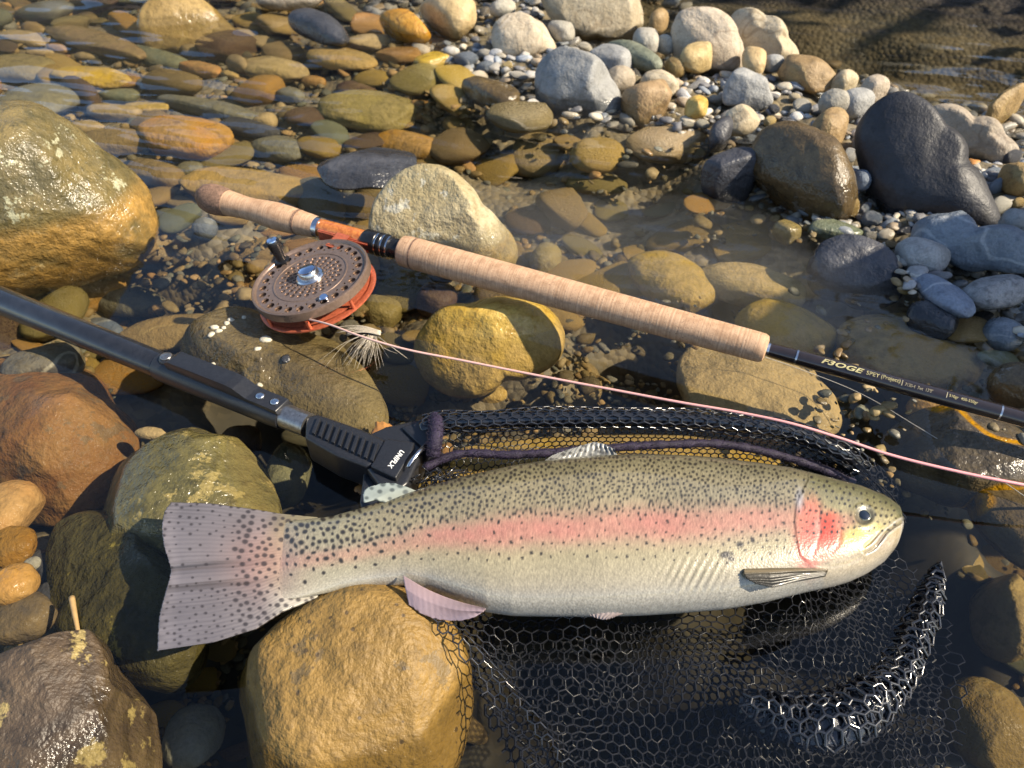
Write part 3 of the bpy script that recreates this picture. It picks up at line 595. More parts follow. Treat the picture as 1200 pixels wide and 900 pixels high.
 (S_,'pale chip left of the mossy rock',37,661,13,7,-30,'pale',-.025,.6,.5),
 (S_,'dark flat stone beside the bright orange one',60,702,18,22,10,'slate',-.05,.7,.5),
 (S_,'grey cobble deep in the gap beside the ochre boulder',232,862,36,42,0,'grey',-.11,.7,.2),
]
for row in SL:
    nm, lab, cx, cy, rx, ry, ang, kind, z, k, cut = row
    ct_ = 'boulder' if nm == B_ else 'stone'
    if (cx, cy) in OUTL: md, dep, pts = OUTL[(cx, cy)]; outline_stone(nm, lab, cx, cy, kind, z, md, dep, pts, int(cx*13+cy*7), ct_, cut, .35 if kind == 'black' else 1.0)
    else: stone(nm, lab, cx, cy, rx, ry, ang, kind, z, k, cut, cat=ct_)

v, f = stone_verts(5, (.24, .21, .58), 4242, .6); o = link('boulder', mesh_np('boulder', v, f), SM['dryGrey']); o.location = (1.36, .66, .22); o.rotation_euler = (.1, -.12, .4)  # sun blocker added out of view to shade the right of the bar
tag(o, 'tall grey boulder added unseen beyond the right edge to shade the bar', 'boulder')
NAMED = list(PLACED)
def clear_of_named(u, v, f=.82): return all(((u-cx)/(rx*f))**2+((v-cy)/(ry*f))**2 > 1 for cx, cy, rx, ry in NAMED)
# ---- the many smaller stones between them
def inpoly(u, v, poly):
    c = False; j = len(poly)-1
    for i in range(len(poly)):
        (xi, yi), (xj, yj) = poly[i], poly[j]
        if (yi > v) != (yj > v) and u < (xj-xi)*(v-yi)/(yj-yi)+xi: c = not c
        j = i
    return c
BAR = [(520,-30),(757,-10),(800,8),(930,62),(1050,105),(1130,128),(1215,150),(1215,400),(1130,385),(1060,345),(1020,285),(930,265),(880,235),(830,185),(740,152),(640,140),(540,85),(470,55),(430,20),(430,-30)]
POOL = [(520,130),(700,150),(830,180),(930,270),(1050,360),(1000,380),(850,300),(700,300),(610,250)]
DEEP = [(90,420),(330,500),(430,560),(1010,560),(1100,620),(1150,760),(1150,930),(520,930),(550,800),(440,690),(330,690),(330,600),(250,520),(150,520),(140,470)]
CHAN = [(757,-10),(800,8),(930,62),(1050,105),(1130,128),(1215,150),(1215,40),(730,-10)]
PROT = {}
def proto(i):
    if i not in PROT:
        g = np.random.default_rng(900+i)
        v, f = stone_verts(3, (1, 1, 1), 900+i, g.uniform(.35, .95)); PROT[i] = mesh_np('small_stone', v, f)
    return PROT[i]
PM = {}
def small(u, v, r, kind, label, group, z=None, k=None):
    k = k or random.uniform(.5, .85); q = random.uniform(.38, .85)
    C, A, B, H, yaw = stone_spec(u, v, r, r*q, random.uniform(-25, 35), z, k)
    i = random.randrange(14); key = (i, kind)
    if key not in PM: PM[key] = proto(i).copy(); PM[key].materials.append(SM[kind])
    o = link('small_stone', PM[key]); o.location = V(C); o.scale = (A, B, H); o.rotation_euler = (random.uniform(-.2, .2), random.uniform(-.2, .2), yaw)
    tag(o, label, 'stone', group); PLACED.append((u, v, r, r*q))
def free(u, v, r, f=.85):
    for cx, cy, rx, ry in PLACED:
        if ((u-cx)/(rx*f+r*.8))**2+((v-cy)/(ry*f+r*.7))**2 < 1: return False
    return True
BEDK = ['tan', 'tan', 'brown', 'olive', 'grey', 'greygreen', 'ochre', 'ochre', 'orange', 'purple', 'olive', 'brown', 'gold', 'ochre']
KW = {'tan': 'tan', 'brown': 'brown', 'olive': 'olive', 'grey': 'grey', 'greygreen': 'grey green', 'ochre': 'ochre', 'orange': 'orange', 'purple': 'purple', 'slate': 'dark slate', 'pale': 'pale', 'cream': 'cream', 'dryGrey': 'dry grey', 'blue': 'blue grey', 'granite': 'granite', 'gold': 'golden'}
ANCH = [(614,48,'smooth round grey boulder'),(698,18,'big pale top edge boulder'),(680,104,'grey and brown wet boulder'),(834,50,'tall cream boulder'),(893,44,'angular cream boulder'),(876,103,'grey pyramid stone'),(938,204,'round wet brown boulder'),(1086,192,'tall black slate boulder'),(1142,160,'long cream boulder'),(1138,282,'pale blue grey slab'),(1003,314,'half sunk black stone'),(572,108,'long dark wet rock'),(474,32,'orange brown angular stone'),(527,16,'light brown top boulder'),(1168,341,'granite cobble'),(760,110,'brown wet pool edge stone'),(945,87,'long brown channel stone'),(1024,107,'grey tan crest stone'),
 (68,232,'large olive boulder'),(220,26,'pinkish tan boulder'),(107,90,'golden yellow flat stone'),(214,161,'broad pinkish orange stone'),(292,220,'rod butt'),(522,256,'grey topped boulder'),(428,198,'flat dark slate'),(330,432,'flat olive brown rock'),(577,408,'round golden boulder'),(364,325,'reel'),(720,428,'golden egg shaped stone'),(886,458,'broad sandy slab'),(1072,412,'yellow olive rock'),(1125,535,'dark veined rock'),(62,512,'rust brown rock'),(215,588,'lichen crusted rock'),(405,820,'broad ochre boulder'),(80,838,'crusted corner rock'),(128,690,'black mossy rock'),(430,128,'olive flat slab'),(245,128,'long grey wedge'),(376,33,'dark surfaced rock'),(690,350,'cork fore grip'),(1178,722,'yellow grey rock'),(786,328,'dim yellowish pool stone'),(878,335,'long tan brown stone'),(42,122,'dark grey edge slab'),(100,390,'net handle')]
def where(u, v):
    a = min(ANCH, key=lambda a: (a[0]-u)**2+((a[1]-v)*1.3)**2); dx, dy = u-a[0], (v-a[1])*1.3
    rel = ('right of' if dx > 0 else 'left of') if abs(dx) > 1.6*abs(dy) else ('below' if dy > 0 else 'above') if abs(dy) > 1.6*abs(dx) else ('lower' if dy > 0 else 'upper')+(' right of' if dx > 0 else ' left of')
    return rel+' the '+a[2]
nb = ns = 0
for it in range(12000):
    big = it < 3500
    u = random.uniform(-15, 1215); v = random.uniform(-10, 560 if random.random() < .8 else 905)
    if inpoly(u, v, BAR):
        if nb >= 108: continue
        r = random.uniform(9, 17) if big else random.uniform(6, 10)
        r *= .75+.4*min(1, v/250)
        if not free(u, v, r, .8): continue
        kd = random.choice(['pale', 'pale', 'cream', 'dryGrey', 'blue', 'pale', 'tan', 'granite', 'slate'] if v < 200 else ['blue', 'dryGrey', 'slate', 'granite', 'pale', 'brown'])
        small(u, v, r, kd, 'small %s stone on the bar %s' % (KW[kd], where(u, v)), 'small stones of the gravel bar'); nb += 1
    else:
        if ns >= 190 or inpoly(u, v, DEEP) or inpoly(u, v, CHAN) or (u > 690 and v < 160) or inpoly(u, v, POOL) and random.random() < .85: continue
        r = random.uniform(26, 52) if it < 1500 else random.uniform(18, 34) if it < 4500 else random.uniform(12, 22)
        r *= .62+.38*min(1, v/200)
        if not free(u, v, r*.62, .72): continue
        kd = random.choice(BEDK)
        small(u, v, r, kd, '%s stone under water %s' % (KW[kd], where(u, v)), 'small stones on the stream bed', k=random.uniform(.25, .5)); ns += 1

# ---- gravel too fine to count: real pebbles, joined
def gravel(name, n, pick, palette, rmin, rmax, label, seed, wetdark=.6, lift=.3):
    g = np.random.default_rng(seed); bv, bf = ico(2); vs, fs, cs = [], [], []
    shapes = [stone_verts(2, (1, 1, 1), seed+50+i, .9)[0] for i in range(8)]; k = 0; tries = 0
    us, vv = [], []
    while len(us) < n and tries < n*30:
        tries += 1; u, v = g.uniform(-30, 1230), g.uniform(-15, 930)
        if pick(u, v): us.append(u); vv.append(v)
    P0 = at(np.array(us), np.array(vv), 0.0)
    zb = bed(P0[:, 0], P0[:, 1]); P0 = at(np.array(us), np.array(vv), zb); zb = bed(P0[:, 0], P0[:, 1]); P0 = at(np.array(us), np.array(vv), zb)
    for i in range(len(us)):
        rpx = rmin+(rmax-rmin)*g.random()**2.2; r = rpx*np.linalg.norm(P0[i]-CAMP)/FPX
        s = shapes[g.integers(8)]*np.array([r, r*g.uniform(.5, .95), r*g.uniform(.28, .6)])
        a = g.uniform(0, 6.28); ca, sa = math.cos(a), math.sin(a); t1 = g.uniform(-.35, .35)
        s = s@np.array([[ca, -sa, 0], [sa, ca, 0], [0, 0, 1]]).T; s[:, 2] += s[:, 0]*t1
        s = s+P0[i]+[0, 0, r*lift]; vs.append(s); fs.append(bf+k); k += len(bv)
        c = np.array(palette[g.integers(len(palette))])*g.uniform(.7, 1.25); cs.append(np.tile(c, (len(bv), 1)))
    me = mesh_np(name, np.concatenate(vs), np.concatenate(fs), True, np.concatenate(cs))
    o = link(name, me, M_gravel); tag(o, label, 'gravel', None, 'stuff'); return o
t = NT('mixed_gravel'); co = t.add('ShaderNodeTexCoord').outputs['Object']; a = t.add('ShaderNodeVertexColor', layer_name='tint').outputs[0]
n1 = t.noise(co, 160, 5, .65); n2 = t.noise(co, 40, 4)
c = t.mix(t.math('MULTIPLY', t.ramp(n1, .35, .7), .5), a, t.mix(1.0, a, (.45, .42, .38), 'MULTIPLY'))
z = t.add('ShaderNodeSeparateXYZ', {0: t.add('ShaderNodeNewGeometry').outputs['Position']}).outputs[2]
wet = t.math('SUBTRACT', 1.0, t.ramp(t.math('ADD', z, t.math('MULTIPLY', n2, .01)), .008, .02))
c = t.mix(wet, c, t.mix(1.0, c, (.62, .60, .55), 'MULTIPLY'))
t.bsdf(Base_Color=c, Roughness=t.math('SUBTRACT', .7, t.math('MULTIPLY', wet, .45)), Specular_IOR_Level=t.math('ADD', .04, t.math('MULTIPLY', t.ramp(z, -.006, .001), .46)), Normal=t.bump(n1, .5, .003)); M_gravel = t.m
def on_bar(u, v): return inpoly(u, v, BAR)
def on_bed(u, v): return not (u > 780 and v > 290 and random.random() < .7) and not (u > 690 and v < 160) and not (inpoly(u, v, POOL) and random.random() < .75) and not inpoly(u, v, BAR) and not inpoly(u, v, DEEP) and not inpoly(u, v, CHAN) and not (550 < v < 715 and 350 < u < 1000) and clear_of_named(u, v)
gravel('bar_gravel', 2600, on_bar, [(.50,.48,.44),(.42,.40,.36),(.36,.36,.36),(.26,.29,.33),(.48,.43,.34),(.16,.16,.17),(.33,.26,.18)], 3.5, 11, 'loose pale gravel filling the bar between boulders', 5, lift=.35)
gravel('bed_cobbles', 420, lambda u, v: on_bed(u, v) and v < 560, [(.30,.21,.09),(.36,.27,.14),(.20,.15,.07),(.19,.18,.15),(.40,.31,.17),(.15,.12,.07),(.40,.24,.10),(.17,.17,.12),(.24,.18,.08)], 7.0, 15, 'smaller tan and brown cobbles packed under the shallow water', 8, lift=.2)
gravel('bed_gravel', 5200, on_bed, [(.27,.19,.085),(.33,.24,.11),(.19,.15,.08),(.21,.20,.16),(.36,.28,.16),(.15,.13,.08),(.36,.24,.11),(.17,.17,.13)], 2.5, 8, 'fine brown gravel on the bed under the water', 6)
# ================================================================ THE TROUT
ZF = .040; FK = .62; zf_ = 0                                               # height of the fish's middle plane: it lies on its side on net and stone
TOPX = np.array([306,332,345,360,390,420,450,500,550,600,650,700,750,800,840,880,920,960,1000,1030,1048,1057.])
TOPY = np.array([622,610,608,607.5,605,597,587,573,560,550,543,538,537,539,542,547,553,563,573.5,585,596,610.])
BOTX = np.array([306,332,345,360,380,400,440,470,500,540,570,600,650,700,750,800,850,900,950,980,1000,1020,1040,1050,1055,1057.])
BOTY = np.array([692,704,703,700,695,690,685,684.5,690,704,714,718,719,719,717,714,710,701,689,683,677,668,654,642,629,610.])
def smooth_tab(X, Y, x):
    y = np.interp(x, X, Y); k = np.ones(9)/9
    yp = np.convolve(np.pad(y, 4, mode='edge'), k, 'valid'); w = sstep(1057-x, 4, 25)*sstep(x-306, 2, 15)
    return y*(1-w)+yp*w
NS_, NU_, NL_ = 1000, 170, 28
q = np.linspace(0, 1, NS_); xs = 1056.9-750.9*(q**1.0*(1-.0)); xs = 1056.9-750.9*np.where(q < .06, q*q/.12, (q-.03)/.97)
top = smooth_tab(TOPX, TOPY, xs); bot = smooth_tab(BOTX, BOTY, xs)
T = at(xs, top, ZF); Bm = at(xs, bot, ZF); cen = (T+Bm)/2; half = np.linalg.norm(T-Bm, axis=1)/2; dirv = (T-Bm)/(2*half[:, None]+1e-9)
s_len = np.r_[0, np.cumsum(np.linalg.norm(np.diff(cen, axis=0), axis=1))]
thick = np.interp(xs, [306, 332, 352, 400, 480, 600, 750, 850, 930, 980, 1020, 1045, 1057], [.004, .06, .16, .34, .42, .44, .45, .46, .50, .54, .60, .70, .8])
aa = half*.955; bb = half*thick
th = np.r_[np.linspace(-.12*math.pi, 1.12*math.pi, NU_), np.linspace(1.12*math.pi, 1.88*math.pi, NL_+2)[1:-1]]
pw = .80                                               # a little fuller than an ellipse
cs_, sn_ = np.cos(th), np.sin(th)
cy = np.sign(cs_)*np.abs(cs_)**pw; sz_ = np.sign(sn_)*np.abs(sn_)**pw
cen2 = cen-dirv*(half*.02)[:, None]
body = cen2[:, None]+dirv[:, None]*(aa[:, None]*cy[None])[..., None]+np.array([0, 0, 1.])*(bb[:, None]*sz_[None])[..., None]
body[..., 2] = np.maximum(body[..., 2], ZF-.8*bb[:, None])
NV = len(th); bv = body.reshape(-1, 3)
pu, pv, _ = proj(bv)
def polyd(px, py, pts):
    """distance in picture units to a polyline, and the signed side"""
    best = np.full(px.shape, 1e9); side = np.zeros(px.shape)
    for (x0, y0), (x1, y1) in zip(pts[:-1], pts[1:]):
        dx, dy = x1-x0, y1-y0; tt = np.clip(((px-x0)*dx+(py-y0)*dy)/(dx*dx+dy*dy), 0, 1)
        d = np.hypot(px-x0-tt*dx, py-y0-tt*dy); sd = (px-x0)*dy-(py-y0)*dx
        m = d < best; best = np.where(m, d, best); side = np.where(m, sd, side)
    return best, np.sign(side)
upper = np.tile((np.sin(th) > -.35)[None], (NS_, 1)).ravel()
GILL = [(947, 563), (938, 577), (933, 592), (931, 612), (932, 632), (937, 650), (948, 664), (962, 672)]
PREO = [(962, 590), (961, 606), (962, 624), (957, 640), (952, 652)]
PREO2 = [(984, 602), (986, 622), (983, 638), (974, 648), (962, 655)]
MOUTH = [(1057, 611), (1047, 617), (1038, 624), (1031, 634), (1024, 643), (1014, 648)]
MAXI = [(1046, 612), (1034, 621), (1024, 631), (1014, 640), (1010, 647)]
JAW = [(1010, 652), (995, 660), (975, 664), (955, 662)]
dg, sg = polyd(pu, pv, GILL); dm, _ = polyd(pu, pv, MOUTH); dx_, _ = polyd(pu, pv, MAXI); dj, _ = polyd(pu, pv, JAW); dp, sp_ = polyd(pu, pv, PREO); dp2, _ = polyd(pu, pv, PREO2)
fwd_g = (pu > np.interp(pv, [563, 592, 612, 650, 672], [947, 933, 931, 937, 962]))
disp = np.zeros(len(bv))
disp += .0004*np.where(fwd_g, np.exp(-(dg/18.)**2), 0)*(pv < 676)-.0001*np.where(fwd_g, 0, np.exp(-(dg/4.)**2))*(pv < 676)
disp -= .0016*np.exp(-(dm/1.9)**2)+.0008*np.exp(-(dx_/2)**2)+.0006*np.exp(-(dj/2.5)**2)+.0003*np.exp(-(dp/2.6)**2)+.0003*np.exp(-(dp2/2.8)**2)
disp += .0012*np.exp(-((dm-4)/3.)**2)
EYE = (1012.5, 604.5); de = np.hypot(pu-EYE[0], (pv-EYE[1])*1.05)
disp += -.0034*np.exp(-(de/8.5)**2)+.0012*np.exp(-((de-13)/3.5)**2)
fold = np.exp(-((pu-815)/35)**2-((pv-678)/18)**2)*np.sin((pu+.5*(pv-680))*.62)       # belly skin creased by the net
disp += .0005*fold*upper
bodyn = SN(71); disp += .0006*bodyn(bv, 60)*upper
bv = bv+np.array([0, 0, 1.])*(disp*upper)[:, None]
pu, pv, _ = proj(bv)
topc = np.interp(pu, TOPX, TOPY); botc = np.interp(pu, BOTX, BOTY); vn = np.clip((pv-topc)/(botc-topc+1e-6), -.1, 1.1)
def ramp_cols(x, stops):
    xs_ = [s[0] for s in stops]; return np.stack([np.interp(x, xs_, [s[1][i] for s in stops]) for i in range(3)], -1)
colA = ramp_cols(vn, [(-.1,(.16,.14,.075)),(.03,(.27,.235,.13)),(.12,(.37,.315,.18)),(.3,(.43,.37,.225)),(.45,(.45,.385,.25)),(.6,(.47,.41,.25)),(.75,(.44,.39,.265)),(.9,(.46,.42,.335)),(1.0,(.56,.54,.48))])
nz1, nz2, nz3 = SN(72), SN(73), SN(74); P3 = np.stack([pu, pv, 0*pu], 1)
mot = nz1(P3, .035)*.5+nz2(P3, .11)*.35+nz3(P3, .4)*.25
colA *= (1+.07*mot)[:, None]
greyish = np.exp(-((pu-870)/90)**2)*np.exp(-((vn-.25)/.25)**2); colA = colA*(1-.25*greyish[:, None])+np.array([.26, .26, .23])*.25*greyish[:, None]
pale_tail = sstep(480-pu, 0, 130)*sstep(pu, 300, 345); tgt = np.array([.46, .46, .34]); colA = colA*(1-.45*pale_tail[:, None])+tgt*.45*pale_tail[:, None]
under = sstep(vn, .82, .97)*sstep(pu, 380, 450); colA = colA*(1-.55*under[:, None])+np.array([.52, .52, .49])*.55*under[:, None]
sy = np.interp(pu, [330, 420, 500, 600, 700, 800, 900, 930], [660, 648, 630, 621, 617, 614, 609, 607]); sw = np.interp(pu, [330, 440, 520, 600, 800, 930], [8, 11, 15, 19, 19, 15])
strp = np.exp(-np.abs((pv-sy)/(sw*(1+.10*mot)))**2.4)*np.interp(pu, [335, 370, 480, 520, 640, 700, 800, 925, 935], [.25, .4, .5, .82, .8, .68, .68, .5, 0])*(1+.22*mot)
strp = np.clip(strp, 0, .95)[:, None]; colA = colA*(1-strp)+np.array([.68, .27, .215])*strp
tp_ = (np.exp(-((pu-312)/42)**2-((pv-658)/38)**2)*.75)[:, None]; colA = colA*(1-tp_)+np.array([.52, .30, .25])*tp_
# head
hd = (sstep(pu-np.interp(pv, [563, 592, 612, 650, 672], [947, 933, 931, 937, 962]), 0, 5))[:, None]
hc = ramp_cols(vn, [(-.1,(.12,.12,.06)),(.06,(.24,.22,.11)),(.25,(.42,.37,.20)),(.45,(.50,.42,.26)),(.65,(.47,.37,.22)),(.85,(.50,.42,.29)),(1.0,(.60,.56,.48))])*(1+.10*mot)[:, None]
colA = colA*(1-hd)+hc*hd
def blot(cx, cy, rx, ry, c, a, sharp=3., w=.25):
    global colA
    d = np.hypot((pu-cx)/rx, (pv-cy)/ry)*(1+w*mot*.6); m = (a*np.exp(-d**sharp))[:, None]*upper[:, None]; colA = colA*(1-m)+np.array(c)*m
blot(950, 624, 21, 40, (.76, .19, .14), .92, 4); blot(950, 600, 13, 14, (.80, .26, .18), .8); blot(947, 648, 14, 16, (.75, .16, .11), .85)
blot(973, 626, 16, 28, (.80, .10, .055), .97, 6); blot(990, 612, 14, 12, (.72, .34, .24), .6)
blot(1006, 631, 18, 13, (.74, .62, .13), .9, 3); blot(1025, 620, 16, 8, (.66, .57, .16), .75, 3); blot(958, 618, 5, 12, (.80, .50, .42), .4)
blot(937, 585, 5, 14, (.48, .50, .58), .6); blot(1032, 632, 10, 10, (.50, .36, .27), .5); blot(1040, 640, 12, 12, (.52, .44, .33), .5)
edge = np.exp(-(dg/1.6)**2)*upper*(pv < 668); colA *= (1-.35*edge)[:, None]
ml = np.exp(-(dm/1.4)**2)*upper; colA *= (1-.5*ml)[:, None]; lip = np.exp(-((dm-3.2)/1.5)**2)*upper*(pu > 1015); colA = colA*(1-.5*lip[:, None])+np.array([.62, .58, .54])*.5*lip[:, None]
pe = np.exp(-(np.minimum(dp, dp2)/1.5)**2)*upper; colA *= (1-.28*pe)[:, None]
eyeR = np.exp(-(np.maximum(de-9, 0)/3.5)**2)*upper; colA = colA*(1-.75*eyeR[:, None])+np.array([.10, .09, .07])*.75*eyeR[:, None]
gr_ = np.random.default_rng(5).normal(size=(NS_, NV)); gr_ = (gr_+np.roll(gr_, 1, 0)+np.roll(gr_, 1, 1)+np.roll(gr_, (1, 1), (0, 1)))/2; colA *= np.clip(1+.11*gr_.ravel(), .6, 1.5)[:, None]
colA *= (1+.22*fold*upper)[:, None]  # light and dark of the creases painted into the skin colour
# spots: thrown one by one, dense and fine on the back, larger and sparser towards the tail
gs = np.random.default_rng(21); spots = []; cell = {}
for _ in range(110000):
    x = gs.uniform(336, 1050); tp = np.interp(x, TOPX, TOPY); bt = np.interp(x, BOTX, BOTY); y = gs.uniform(tp-2, bt); v_ = (y-tp)/(bt-tp)
    head = x > 935
    if head:
        if v_ > .5 or np.hypot(x-1012, y-604) < 13 or gs.random() < (.35 if x > 990 else .1)+.6*sstep(v_, .25, .45): continue
        sp0, r0 = 6.2, gs.uniform(1.1, 2.0)
    else:
        stripe = np.exp(-((y-np.interp(x, [330, 420, 500, 600, 700, 800, 900], [660, 648, 630, 621, 617, 614, 609]))/16)**2)*np.interp(x, [440, 520, 900], [.1, .95, .85])
        lowlim = np.interp(x, [336, 400, 480, 600, 760, 880, 935], [.86, .80, .72, .62, .66, .72, .74])
        if v_ > lowlim: continue
        sp0 = np.interp(x, [336, 420, 500, 620, 935], [7.2, 6.4, 5.4, 4.4, 4.2])*(1+.35*(v_ > .45)+2.6*stripe**2*(x > 470)+1.3*sstep(v_, lowlim-.22, lowlim)); r0 = np.interp(x, [336, 420, 520, 650, 935], [2.8, 2.4, 1.95, 1.62, 1.55])*gs.uniform(.65, 1.3)
    k0 = (int(x//8), int(y//8)); ok = True
    for i in (-2, -1, 0, 1, 2):
        for j in (-2, -1, 0, 1, 2):
            for (xx, yy) in cell.get((k0[0]+i, k0[1]+j), ()):
                if (xx-x)**2+(yy-y)**2 < sp0*sp0: ok = False
    if ok: cell.setdefault(k0, []).append((x, y)); spots.append((x, y, r0))
spots += [(850, 650, 5.5), (867, 638, 4.), (857, 655, 4.), (1004, 636, 1.8), (990, 640, 1.5), (1000, 626, 1.4), (1034, 622, 1.6), (882, 633, 3.0)]
PU = pu.reshape(NS_, NV); PV = pv.reshape(NS_, NV); SPM = np.zeros((NS_, NV)); colx = np.median(PU[:, :NU_], axis=1)
for (x, y, r) in spots:
    i0, i1 = np.searchsorted(-colx, -(x+r+6)), np.searchsorted(-colx, -(x-r-6))
    if i1 <= i0: continue
    e, a_ = gs.uniform(.75, 1.3), gs.uniform(-.6, .6); dxx = PU[i0:i1, :NU_]-x; dyy = PV[i0:i1, :NU_]-y; X2 = dxx*math.cos(a_)+dyy*math.sin(a_); Y2 = -dxx*math.sin(a_)+dyy*math.cos(a_)
    d = np.hypot(X2*e, Y2/e); SPM[i0:i1, :NU_] = np.maximum(SPM[i0:i1, :NU_], (1-sstep(d, r*.55, r*1.35))*min(1, .85+.1*r))
SPM = SPM.ravel()[:, None]; colA = colA*(1-SPM)+np.array([.045, .038, .028])*SPM
t = NT('wet_trout_skin'); co = t.add('ShaderNodeTexCoord').outputs['Object']; a = t.add('ShaderNodeVertexColor', layer_name='tint').outputs[0]
sc_ = t.add('ShaderNodeTexVoronoi', {'Vector': co, 'Scale': 560., 'Randomness': 1.0}).outputs['Distance']; n1 = t.noise(co, 60, 4)
c = t.mix(t.math('MULTIPLY', t.ramp(sc_, .3, .8), .14), a, t.mix(1.0, a, (.55, .52, .5), 'MULTIPLY'))
t.bsdf(Base_Color=c, Roughness=t.math('ADD', .28, t.math('MULTIPLY', n1, .18)), Normal=t.bump(t.math('ADD', sc_, t.math('MULTIPLY', n1, 1.2)), .16, .0012), Specular_IOR_Level=.5, Coat_Weight=1.0, Coat_Roughness=.08, Subsurface_Weight=.0, Sheen_Weight=.0); M_fish = t.m
fc = at(700, 640, 0.0); trout = empty('rainbow_trout', V(fc)); tag(trout, 'big silver spotted trout with pink side stripe lying on the net', 'fish')
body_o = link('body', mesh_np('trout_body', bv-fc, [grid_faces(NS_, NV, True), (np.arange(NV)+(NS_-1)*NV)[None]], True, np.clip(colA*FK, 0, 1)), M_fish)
body_o.parent = trout
from mathutils.kdtree import KDTree
vis = np.where(upper)[0][::3]; kd = KDTree(len(vis))
for n_, i in enumerate(vis): kd.insert((pu[i], pv[i], 0), n_)
kd.balance()
def body_z(u, v): return float(np.mean([bv[vis[r[1]], 2] for r in kd.find_n((u, v, 0), 4)]))
def fin(name, rows, zs, colf, nu=60, nv=90, thick=.0012, rays=22, ray_amp=.0004, fold=None, parent=trout, mat=None, ragged=.35):
    """rows: picture curves from root to margin (each a list of points); zs: height of each row"""
    C = np.stack([spline(r, nv) for r in rows]); Z = np.asarray(zs, float)
    k = np.linspace(0, len(rows)-1, nu); C = np.stack([np.stack([np.interp(k, range(len(rows)), C[:, j, d]) for j in range(nv)], 1) for d in (0, 1)], -1)
    zz = np.interp(k, range(len(rows)), Z)[:, None]*np.ones((1, nv)) if Z.ndim == 1 else np.stack([np.interp(k, range(len(rows)), np.interp(np.linspace(0, 1, nv), np.linspace(0, 1, Z.shape[1]), np.arange(Z.shape[1]))*0) for j in range(1)], 0)
    U, W = np.meshgrid(np.linspace(0, 1, nu), np.linspace(0, 1, nv), indexing='ij')
    C[-1] += ragged*np.random.default_rng(int(C[0,0,0])).normal(size=(nv, 2)); C[-2] += .5*(C[-1]-C[-2])*0
    zz = zz+ray_amp*(.3+U)*np.sin(W*rays*2*math.pi+.8*np.sin(9*U))
    if fold is not None: zz = zz+fold(U, W, C[..., 0], C[..., 1])
    Pp = at(C[..., 0], C[..., 1], zz).reshape(-1, 3)
    th_ = (thick*(1-.75*U)).ravel(); low = Pp-np.array([0, 0, 1.])*th_[:, None]
    f1 = grid_faces(nu, nv); n = nu*nv
    bd = np.r_[np.arange(nv), np.arange(1, nu)*nv+nv-1, np.arange(nv-2, -1, -1)+(nu-1)*nv, np.arange(nu-2, 0, -1)*nv]
    side = np.stack([bd, np.roll(bd, -1), np.roll(bd, -1)+n, bd+n], 1)
    col = colf(U.ravel(), W.ravel(), C[..., 0].ravel(), C[..., 1].ravel()); col = np.clip(np.concatenate([col, col*.9])*(FK+.08), 0, 1)
    o = link(name, mesh_np(name, np.concatenate([Pp, low])-fc, [f1, f1[:, ::-1]+n, side], True, col), mat or M_fin); o.parent = parent; return o
t = NT('fin_membrane'); co = t.add('ShaderNodeTexCoord').outputs['Object']; a = t.add('ShaderNodeVertexColor', layer_name='tint').outputs[0]
n1 = t.noise(co, 300, 3)
b = t.add('ShaderNodeBsdfPrincipled', {'Base Color': a, 'Roughness': .34, 'Normal': t.bump(n1, .25, .001), 'Coat Weight': .2}); tl = t.add('ShaderNodeBsdfTranslucent', {0: a})
t.l.new(t.add('ShaderNodeMixShader', {0: .22, 1: b.outputs[0], 2: tl.outputs[0]}).outputs[0], t.out.inputs[0]); M_fin = t.m
def spot_field(x, y, seed, n, box, rfun, dens=lambda x, y: 1.0, sp0=7.):
    g = np.random.default_rng(seed); pts = []; m = np.zeros(x.shape)
    for _ in range(n):
        cx, cy_ = g.uniform(box[0], box[2]), g.uniform(box[1], box[3])
        if g.random() > dens(cx, cy_) or any((cx-a_)**2+(cy_-b_)**2 < sp0**2 for a_, b_ in pts): continue
        pts.append((cx, cy_)); r = rfun(cx, cy_)*g.uniform(.7, 1.25); d = np.hypot((x-cx)/1.25, y-cy_); m = np.maximum(m, 1-sstep(d, r*.6, r*1.35))
    return m[:, None]
